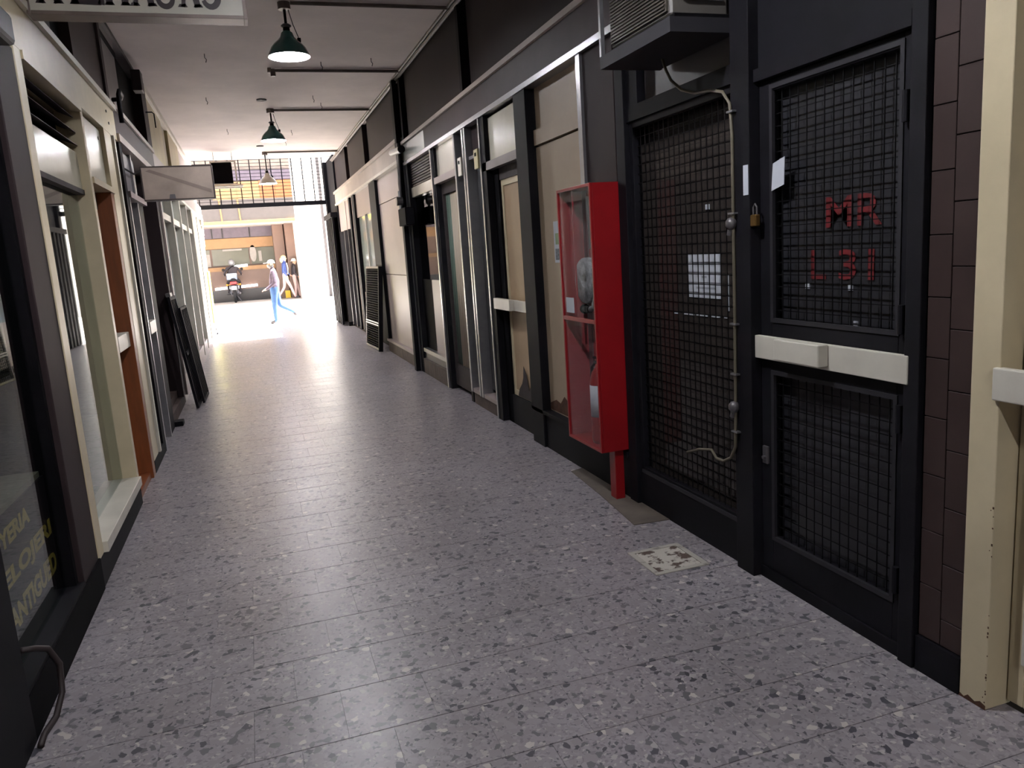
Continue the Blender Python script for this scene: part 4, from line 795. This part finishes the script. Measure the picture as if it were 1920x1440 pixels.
# ---- street gate head: beam and lattice
gt = thing('gate_head', (0.5, YG, 2.95), 'dark steel lattice above the street entrance', 'gate')
box('gate_beam', (-1.05, YG - 0.05, 2.95), (2.0, YG + 0.05, 3.05), M['black'], gt)
for i in range(13): box('lattice_bar', (-0.98 + i * 0.245, YG - 0.01, 3.05), (-0.957 + i * 0.245, YG + 0.01, 4.2), M['black'], gt)
hz = MB()
for j in range(14): hz.box((-1.03, YG - 0.014, 3.11 + j * 0.08), (2.0, YG - 0.008, 3.121 + j * 0.08))
hz.build('lattice_wires', M['black'], gt)
box('gate_post', (-1.06, YG - 0.06, 0), (-1.0, YG + 0.06, 3.05), M['black'], gt)
MB().tube([(-0.99, 19.65, 0.75), (-0.97, 19.7, 0.3), (-0.96, 19.68, 0.1), (-0.93, 19.62, 0.02)], 0.03, 6).build('gate_bolt', M['black'], gt)
box('lintel', (-1.3, 20.28, 4.2), (2.4, 20.40, 4.36), M['cement'], roof)
box('light_well_beam', (-1.1, 19.2, 3.98), (2.1, 19.32, 4.12), M['white'], roof)

# ================================================================== STREET
rd = thing('street', (0, 30, 0), 'sunlit pale street paving beyond the gate', kind='structure')
MB().add([(-30, 20.45, 0.0), (30, 20.45, 0.0), (30, 26, 0.1), (-30, 26, 0.1), (30, 31.2, 0.15), (-30, 31.2, 0.15), (30, 45, 0.15), (-30, 45, 0.15), (-30, 20.45, -.3), (30, 20.45, -.3), (30, 45, -.3), (-30, 45, -.3)], [(0, 1, 2, 3), (3, 2, 4, 5), (5, 4, 6, 7), (8, 11, 10, 9)]).build('paving', M['asphalt'], rd)
wf = thing('wall_street_front', (0.5, 20.4, 0), 'street front of the arcade building', kind='structure')
box('front_wall_west', (-8, 20.35, 0), (-1.3, 20.5, 4.1), M['wallwhite'], wf); box('front_wall_east', (2.2, 20.35, 0), (8.2, 20.5, 4.1), M['wallwhite'], wf)
# building across the street: recessed ground floor behind a fascia
b1 = thing('building', (-3, 32, 0.15), 'shaded building across the street with a yellow edge strip and tan signboard', 'building')
box('fascia_wall', (-12, 30.6, 3.22), (1.8, 31.0, 3.98), mat('grey_fascia', '#4f4845', 0.6, var=0.08), b1); box('soffit', (-12, 30.6, 3.12), (1.8, 34.2, 3.22), mat('soffit', '#a59a94', 0.7), b1)
box('yellow_strip', (-12, 30.56, 3.10), (1.8, 30.62, 3.20), M['yellowglow'], b1)  # edge of the overhang, no lamp; its glow is added
up_ = box('upper_wall', (-12, 30.7, 3.98), (1.8, 31.0, 7.5), mat('upper_wall', '#7d6f66', 0.7, var=0.15), b1)
for i, (a, c, m) in enumerate(((-1.0, -0.15, 'tan'), (-0.15, 0.65, 'tan'), (0.65, 1.2, 'terracotta'), (1.2, 1.8, 'terracotta'))): box('signboard', (a, 30.6, 3.98), (c - 0.01, 30.7, 4.6 if i < 2 else 4.62), M[m], up_)
box('upper_dark_band', (-12, 30.62, 4.65), (1.8, 30.7, 5.0), M['purple'], up_)
for x in (-0.78, -0.14): MB().cyl((x, 30.58, 3.22), (x - 0.03, 30.58, 3.98), 0.03, 8).build('fascia_lamp_rod', M['tan'], b1)
bw = thing_ = box('back_wall', (-12, 34.0, 0.15), (1.8, 34.3, 3.2), M['brownwall'], b1)
box('dark_window_band', (-12, 33.94, 2.72), (1.0, 34.0, 3.12), M['purple'], b1)
for x in (-1.35, -0.95, 0.1): box('window_bar', (x, 33.92, 2.72), (x + 0.05, 33.95, 3.12), M['blackstone'], b1)
box('tan_signboard', (-12, 33.9, 2.30), (1.0, 34.0, 2.70), M['tan'], b1)
for a, c in ((-2.6, -1.5), (-1.42, 0.0), (0.08, 1.0)): box('shop_window', (a, 33.95, 1.62), (c, 34.0, 2.28), M['greenglass'], b1)
MB().prism([(0.17 + 0.13 * math.cos(t * PI / 12), 2.05 + 0.34 * math.sin(t * PI / 12)) for t in range(24)], 'y', 33.9, 33.93).build('oval_sign', M['greysign'], b1)
box('window_sticker', (-1.0, 33.93, 2.2), (-0.25, 33.95, 2.27), M['greysign'], b1); box('window_poster', (0.38, 33.93, 1.72), (0.50, 33.95, 2.14), M['greysign'], b1); box('window_poster', (-1.66, 33.93, 1.6), (-1.5, 33.95, 2.1), M['greysign'], b1)
box('counter_ledge', (-12, 33.7, 1.40), (1.0, 34.0, 1.56), M['tan'], b1); box('black_base', (-12, 33.66, 0.15), (0.95, 34.0, 0.64), M['blackstone'], b1)
box('counter_front', (-12, 33.75, 0.64), (0.95, 34.0, 1.40), M['brownwall'], b1)
for a, c, z in ((-1.45, -0.8, 0.70), (-0.55, 0.2, 0.73), (-0.62, -0.1, 1.56)): MB().cyl((a, 33.62, z), (c, 33.62, z + 0.03), 0.05, 10).build('reflection_streak', M['tube'], b1)  # glowing bars imitate light reflections on the counter front
box('pillar', (1.0, 33.2, 0.15), (1.42, 34.0, 3.15), M['brownwall'], b1); box('pillar', (1.46, 32.6, 0.15), (1.8, 34.0, 3.15), M['brownwall'], b1); box('yellow_box', (1.24, 33.1, 0.15), (1.44, 33.19, 0.45), M['yellow'], b1)
b2 = thing('white_building', (4, 31.6, 0.1), 'sunlit white wall across the street beside the shaded building', 'building')
box('white_pier', (1.8, 31.4, 0.1), (2.84, 34.3, 7.5), M['wallwhite'], b2); box('joint_strip', (2.84, 31.55, 0.1), (2.96, 34.3, 7.5), M['greypanel'], b2); box('white_wall', (2.96, 31.3, 0.1), (14, 34.3, 7.5), M['wallwhite'], b2)

# ------------------------------------------------------------------ people
def figure(name, loc, joints, edges, seg_mat, label, rz=0.0, scale=1.0):
    """one continuous body grown over a posed skeleton; the materials follow the nearest limb"""
    names = list(joints); idx = {n: i for i, n in enumerate(names)}
    me = bpy.data.meshes.new(name); me.from_pydata([joints[n][:3] for n in names], [(idx[a], idx[b]) for a, b in edges], [])
    o = bpy.data.objects.new(name, me); COL.objects.link(o)
    sm = o.modifiers.new('skin', 'SKIN'); sm.use_smooth_shade = True
    sv = me.skin_vertices[0].data
    for n in names:
        r = joints[n][3]; sv[idx[n]].radius = (r, joints[n][4] if len(joints[n]) > 4 else r); sv[idx[n]].use_root = (n == 'pelvis')
    ss = o.modifiers.new('sub', 'SUBSURF'); ss.levels = 2; ss.render_levels = 2
    dg = bpy.context.evaluated_depsgraph_get(); nm = bpy.data.meshes.new_from_object(o.evaluated_get(dg)); bpy.data.objects.remove(o)
    mats = []; 
    for a, b in edges:
        m = seg_mat(a, b)
        if m not in mats: mats.append(m)
    nm.materials.clear()
    for m in mats: nm.materials.append(m)
    segs = [(Vector(joints[a][:3]), Vector(joints[b][:3]), mats.index(seg_mat(a, b)), (joints[a][3] + joints[b][3]) / 2) for a, b in edges]
    for p in nm.polygons:
        c = p.center; best = None
        for a, b, mi, r in segs:
            d = b - a; t = max(0, min(1, (c - a).dot(d) / max(d.length_squared, 1e-9))); q = (c - (a + d * t)).length - r * 0.6
            if best is None or q < best[0]: best = (q, mi)
        p.material_index = best[1]; p.use_smooth = True
    r = bpy.data.objects.new(name, nm); COL.objects.link(r); r.location = loc; r.rotation_euler = (0, 0, rz); r.scale = (scale,) * 3
    ORG[r.name] = (0, 0, 0); return tag(r, label, 'person')
def limbs(J, E, side, sh, el, wr_, hp, kn, an, toe, hand_dir, ra=0.048, rl=0.075):
    J['sh' + side] = sh + (ra * 1.15,); J['el' + side] = el + (ra * 0.85,); J['wr' + side] = wr_ + (ra * 0.6,)
    w = Vector(wr_); d = Vector(hand_dir).normalized(); u = d.cross(Vector((0, 0, 1)) if abs(d.z) < 0.9 else Vector((0, 1, 0))).normalized()
    pm = w + d * 0.06; J['pm' + side] = tuple(pm) + (0.034, 0.02); E += [('chest', 'sh' + side), ('sh' + side, 'el' + side), ('el' + side, 'wr' + side), ('wr' + side, 'pm' + side)]
    for i, (o, l) in enumerate(((-0.028, 0.055), (-0.010, 0.068), (0.010, 0.064), (0.028, 0.05))):
        a = pm + u * o + d * 0.03; b = a + d * l * 0.6 ; J['f%d%s' % (i, side)] = tuple(a) + (0.0095,); J['g%d%s' % (i, side)] = tuple(b + Vector((0, 0, -0.012))) + (0.008,); E += [('pm' + side, 'f%d%s' % (i, side)), ('f%d%s' % (i, side), 'g%d%s' % (i, side))]
    a = w + d * 0.035 + u * 0.035; J['t0' + side] = tuple(a) + (0.0105,); J['t1' + side] = tuple(a + d * 0.035 + u * 0.02) + (0.009,); E += [('pm' + side, 't0' + side), ('t0' + side, 't1' + side)]
    J['hp' + side] = hp + (rl * 1.15,); J['kn' + side] = kn + (rl * 0.75,); J['an' + side] = an + (rl * 0.52,); J['toe' + side] = toe + (0.038,)
    E += [('pelvis', 'hp' + side), ('hp' + side, 'kn' + side), ('kn' + side, 'an' + side), ('an' + side, 'toe' + side)]
def torso(J, E, pelvis, chest, neck, head, fwd, rt=0.115, nose=True):
    J['pelvis'] = pelvis + (rt, rt); sp = tuple((Vector(pelvis) + (Vector(chest) - Vector(pelvis)) * 0.5)); J['spine'] = sp + (rt * 0.95,); J['chest'] = chest + (rt * 1.15,); J['neck'] = neck + (0.052,)
    h = Vector(head); f = Vector(fwd); J['jaw'] = tuple(h + f * 0.012 + Vector((0, 0, -0.065))) + (0.066,); J['head'] = tuple(h) + (0.085,); J['crown'] = tuple(h + Vector((0, 0, 0.07)) - f * 0.01) + (0.062,)
    E += [('pelvis', 'spine'), ('spine', 'chest'), ('chest', 'neck'), ('neck', 'jaw'), ('jaw', 'head'), ('head', 'crown')]
    J['nose'] = tuple(h + f * 0.108 + Vector((0, 0, -0.02))) + (0.012,); E.append(('head', 'nose'))
def dresser(top, legs, shoes, skin, headm=None):
    def f(a, b):
        if a[:2] in ('wr', 'pm') or a[0] in 'fgt' and a[1:2].isdigit(): return skin
        if a in ('neck', 'jaw', 'head'): return skin
        if a[:2] == 'an': return shoes
        if a[:2] in ('hp', 'kn') or (a == 'pelvis' and b[:2] == 'hp'): return legs
        return top
    return f
def eyes(p, head, fwd):
    h = Vector(head); f = Vector(fwd); s = f.cross(Vector((0, 0, 1)))
    mb = MB()
    for k in (-1, 1): mb.ball(tuple(h + f * 0.086 + s * 0.033 * k + Vector((0, 0, 0.012))), 0.011, 8)
    mb.build('eyes', M['blackmatte'], p); mb = MB()
    for k in (-1, 1): mb.ball(tuple(h + s * 0.086 * k + Vector((0, 0, -0.005))), 0.024, 8, sz=1.3)
    mb.build('ears', M['skin'], p)

# man walking left along the pavement outside the gate
J, E = {}, []; fw = (-1, 0, 0)
torso(J, E, (0.05, 0, 0.92), (0.07, 0, 1.27), (0.05, 0, 1.43), (0.03, 0, 1.56), fw, 0.145)
limbs(J, E, 'L', (0.07, -0.17, 1.35), (0.06, -0.23, 1.08), (-0.15, -0.22, 0.93), (0.03, -0.09, 0.86), (0.0, -0.09, 0.47), (0.0, -0.09, 0.085), (-0.15, -0.09, 0.04), (-1, 0, -0.35), 0.062, 0.092)
limbs(J, E, 'R', (0.07, 0.17, 1.35), (0.16, 0.22, 1.10), (0.12, 0.20, 0.86), (0.07, 0.09, 0.86), (0.14, 0.09, 0.48), (0.47, 0.09, 0.29), (0.53, 0.09, 0.17), (-0.1, 0, -1), 0.062, 0.092)
man = figure('person', (0.48, 21.2, 0.008), J, E, dresser(M['plaid'], M['jeans'], M['shoe'], M['skin']), 'person in plaid jacket, blue jeans and light cap striding past the gate')
eyes(man, (0.03, 0, 1.56), fw)
MB().lathe([(0.001, 0.115), (0.05, 0.108), (0.085, 0.075), (0.098, 0.03), (0.098, 0.02)], (0.035, 0, 1.56), 16).prism([(-0.05, -0.075), (-0.13, -0.05), (-0.155, 0), (-0.13, 0.05), (-0.05, 0.075)], 'z', 1.588, 1.598).build('cap', M['capw'], man, smooth=True)
MB().lathe([(0.03, -0.115), (0.07, -0.10), (0.083, -0.06), (0.085, -0.03)], (0.01, 0, 1.575), 16).build('face_mask', M['maskd'], man, smooth=True)

# couple walking right across the street
J, E = {}, []; fw = (1, 0, 0)
torso(J, E, (0, 0, 0.95), (0.02, 0, 1.30), (0.03, 0, 1.47), (0.05, 0, 1.60), fw, 0.115)
limbs(J, E, 'L', (0.02, -0.17, 1.39), (-0.04, -0.22, 1.12), (0.08, -0.2, 0.92), (0, -0.09, 0.9), (0.18, -0.09, 0.5), (0.32, -0.09, 0.09), (0.46, -0.09, 0.05), (0.5, 0, -1))
limbs(J, E, 'R', (0.02, 0.17, 1.39), (0.08, 0.22, 1.12), (0.2, 0.2, 0.95), (0, 0.09, 0.9), (-0.05, 0.09, 0.48), (-0.28, 0.09, 0.14), (-0.18, 0.09, 0.05), (0.8, 0, -0.6))
wo_ = figure('person', (1.24, 32.0, 0.152), J, E, dresser(M['blue'], M['pinkpants'], M['shoe'], M['skin']), 'person with blond hair, blue top and pale pink trousers walking across the street')
eyes(wo_, (0.05, 0, 1.60), fw)
MB().ball((0.03, 0, 1.63), 0.105, 14, sx=1.0, sy=0.98, sz=0.95).ball((-0.05, 0, 1.54), 0.075, 12, sz=1.5).build('hair', M['hairb'], wo_, smooth=True)
MB().tube([(0.12, -0.1, 1.42), (0.15, -0.12, 1.2), (0.12, -0.14, 0.98)], 0.02, 6).tube([(0.13, 0.04, 1.42), (0.16, 0.03, 1.2), (0.13, 0.02, 0.98)], 0.02, 6).build('pale_scarf', M['capw'], wo_, smooth=True)
J, E = {}, []
torso(J, E, (0, 0, 0.86), (0.02, 0, 1.18), (0.03, 0, 1.33), (0.05, 0, 1.45), fw, 0.12)
limbs(J, E, 'L', (0.02, -0.18, 1.26), (0.0, -0.24, 1.0), (0.14, -0.2, 0.86), (0, -0.09, 0.82), (0.02, -0.09, 0.45), (-0.02, -0.09, 0.09), (0.12, -0.09, 0.045), (0.8, 0, -0.5))
limbs(J, E, 'R', (0.02, 0.18, 1.26), (-0.05, 0.23, 1.0), (0.02, 0.2, 0.8), (0, 0.09, 0.82), (0.12, 0.09, 0.46), (0.16, 0.09, 0.09), (0.3, 0.09, 0.045), (0.2, 0, -1))
p3 = figure('person', (1.62, 32.45, 0.152), J, E, dresser(M['darkj'], M['pinkpants'], M['shoe'], M['skin']), 'person in dark jacket and pale hat walking beside the white pier')
eyes(p3, (0.05, 0, 1.45), fw)
MB().lathe([(0.001, 0.125), (0.06, 0.12), (0.09, 0.08), (0.1, 0.03), (0.15, 0.015), (0.15, 0.008), (0.095, 0.02)], (0.045, 0, 1.46), 16).build('hat', M['capw'], p3, smooth=True)

# motorcycle seen from behind, rider facing the building
mc = thing('motorcycle', (-0.70, 33.2, 0.15), 'dark motorcycle with red tail light parked across the street', 'motorcycle', local=True)
mc.location = (-0.70, 32.5, 0.15)
def wheel(y, nm):
    n = MB().lathe([(0.24, -0.045), (0.29, -0.05), (0.31, -0.025), (0.315, 0), (0.31, 0.025), (0.29, 0.05), (0.24, 0.045), (0.24, -0.045)], (0, y, 0.315), 24, 'x').build(nm, M['rubber'], mc, smooth=True)
    h = MB().lathe([(0.02, -0.05), (0.05, -0.05), (0.05, 0.05), (0.02, 0.05)], (0, y, 0.315), 12, 'x')
    for i in range(8):
        a = i * PI / 4; h.cyl((0, y + 0.04 * math.cos(a), 0.315 + 0.04 * math.sin(a)), (0, y + 0.25 * math.cos(a), 0.315 + 0.25 * math.sin(a)), 0.008, 6)
    h.build('spokes', M['steel'], n)
wheel(0.0, 'rear_wheel'); wheel(1.25, 'front_wheel')
MB().tube([(0, -0.28, 0.62), (0, -0.1, 0.69), (0, 0.15, 0.68)], [0.05, 0.075, 0.08], 8).build('rear_fender', M['darkj'], mc, smooth=True)
MB().tube([(0, -0.2, 0.80), (0, 0.1, 0.83), (0, 0.5, 0.80), (0, 0.62, 0.82)], [0.10, 0.14, 0.13, 0.1], 10).build('seat', M['rubber'], mc, smooth=True)
MB().tube([(0, 0.6, 0.84), (0, 0.75, 0.92), (0, 0.98, 0.92), (0, 1.05, 0.86)], [0.1, 0.15, 0.14, 0.08], 12).build('fuel_tank', M['darkj'], mc, smooth=True)
MB().box((-0.13, 0.35, 0.25), (0.13, 0.8, 0.65)).cyl((-0.2, 0.5, 0.38), (0.2, 0.5, 0.38), 0.09, 12).build('engine', M['steel'], mc, bevel=0.02)
MB().tube([(0.13, 0.55, 0.3), (0.18, 0.2, 0.3), (0.2, -0.25, 0.38)], [0.025, 0.04, 0.05], 8).build('exhaust', M['steel'], mc, smooth=True)
for s in (-1, 1):
    MB().cyl((0.1 * s, 0.0, 0.315), (0.1 * s, 0.5, 0.4), 0.022, 8).cyl((0.12 * s, -0.02, 0.33), (0.13 * s, 0.08, 0.72), 0.025, 8).build('swing_arm', M['steel'], mc); MB().cyl((0.09 * s, 1.25, 0.315), (0.09 * s, 1.02, 1.0), 0.025, 8).build('fork_leg', M['steel'], mc)
    MB().cyl((0.12 * s, -0.22, 0.72), (0.22 * s, -0.24, 0.72), 0.012, 6).ball((0.24 * s, -0.24, 0.72), 0.04, 10).build('indicator', M['amber'], mc, smooth=True)
    MB().cyl((0.28 * s, 0.92, 1.08), (0.33 * s, 0.95, 1.26), 0.01, 6).ball((0.35 * s, 0.95, 1.3), 0.06, 10, sy=0.3).build('mirror', M['rubber'], mc, smooth=True)
    MB().cyl((0.12 * s, 0.42, 0.33), (0.3 * s, 0.42, 0.33), 0.018, 6).build('footpeg', M['rubber'], mc)
MB().cyl((-0.36, 0.88, 1.06), (0.36, 0.88, 1.06), 0.016, 8).cyl((0, 1.0, 0.95), (0, 0.88, 1.06), 0.03, 8).build('handlebar', M['steel'], mc)
MB().chamfer((-0.12, -0.31, 0.74), (0.12, -0.2, 0.83), 0.02).build('tail_light', M['redlamp'], mc); box('number_plate', (-0.10, -0.325, 0.52), (0.10, -0.315, 0.66), M['plate'], mc)
MB().cyl((0.05, 0.45, 0.3), (0.22, 0.42, 0.012), 0.014, 6).build('side_stand', M['steel'], mc)
J, E = {}, []; fw = (0, 1, 0)
torso(J, E, (0, 0.32, 0.98), (0, 0.42, 1.30), (0, 0.47, 1.43), (0, 0.50, 1.56), fw, 0.14)
for s, k in (('L', -1), ('R', 1)):
    limbs(J, E, s, (0.2 * k, 0.43, 1.36), (0.32 * k, 0.56, 1.14), (0.31 * k, 0.82, 1.09), (0.1 * k, 0.34, 0.93), (0.23 * k, 0.72, 0.80), (0.22 * k, 0.50, 0.42), (0.22 * k, 0.64, 0.385), (0, 1, -0.1))
rd_ = figure('person', (-0.70, 32.5, 0.15), J, E, dresser(M['darkj'], M['darkj'], M['shoe'], M['skin']), 'helmeted person in dark clothes sitting astride the motorcycle, seen from behind')
MB().ball((0, 0.50, 1.575), 0.135, 16, sx=0.92, sz=1.02).build('helmet', M['helmet'], rd_, smooth=True)
bg = thing('shoulder_bag', (-0.70, 32.55, 1.05), 'grey patterned bag slung across the back of the helmeted person', 'bag', local=True); bg.location = (-0.70, 32.5, 0.15)
MB().chamfer((-0.24, 0.10, 0.90), (0.16, 0.20, 1.16), 0.025).build('bag_body', M['bagm'], bg); MB().box((-0.22, 0.085, 1.06), (0.14, 0.10, 1.15)).build('bag_flap', M['paper'], bg)
MB().tube([(-0.2, 0.15, 1.14), (-0.15, 0.24, 1.3), (0.0, 0.28, 1.42), (0.14, 0.34, 1.47)], 0.015, 6).build('bag_strap', M['blackmatte'], bg, smooth=True)

# ---- floor cover by the mesh window
dc = thing('floor_cover', (1.80, 3.23, 0), 'square floor cover with worn white paint and brown rust before the mesh window', 'cover')
def cover_mat():
    return mat('worn_white', '#b9b4ab', 0.7, var=0.5, scale=11, col2='#4c3d35', amount=(0.44, 0.49))
frame_box(MB(), 'y', 0, 0, 0, 0, 0, 0, 0)
fm = MB(); fm.box((1.655, 3.078, 0), (1.945, 3.105, 0.004)).box((1.655, 3.355, 0), (1.945, 3.382, 0.004)).box((1.655, 3.105, 0), (1.682, 3.355, 0.004)).box((1.918, 3.105, 0), (1.945, 3.355, 0.004))
fm.build('cover_frame', mat('worn_frame', '#aaa59c', 0.7, var=0.3, scale=14, amount=(0.35, 0.45)), dc); box('cover_plate', (1.684, 3.107, 0.0), (1.916, 3.353, 0.003), cover_mat(), dc)
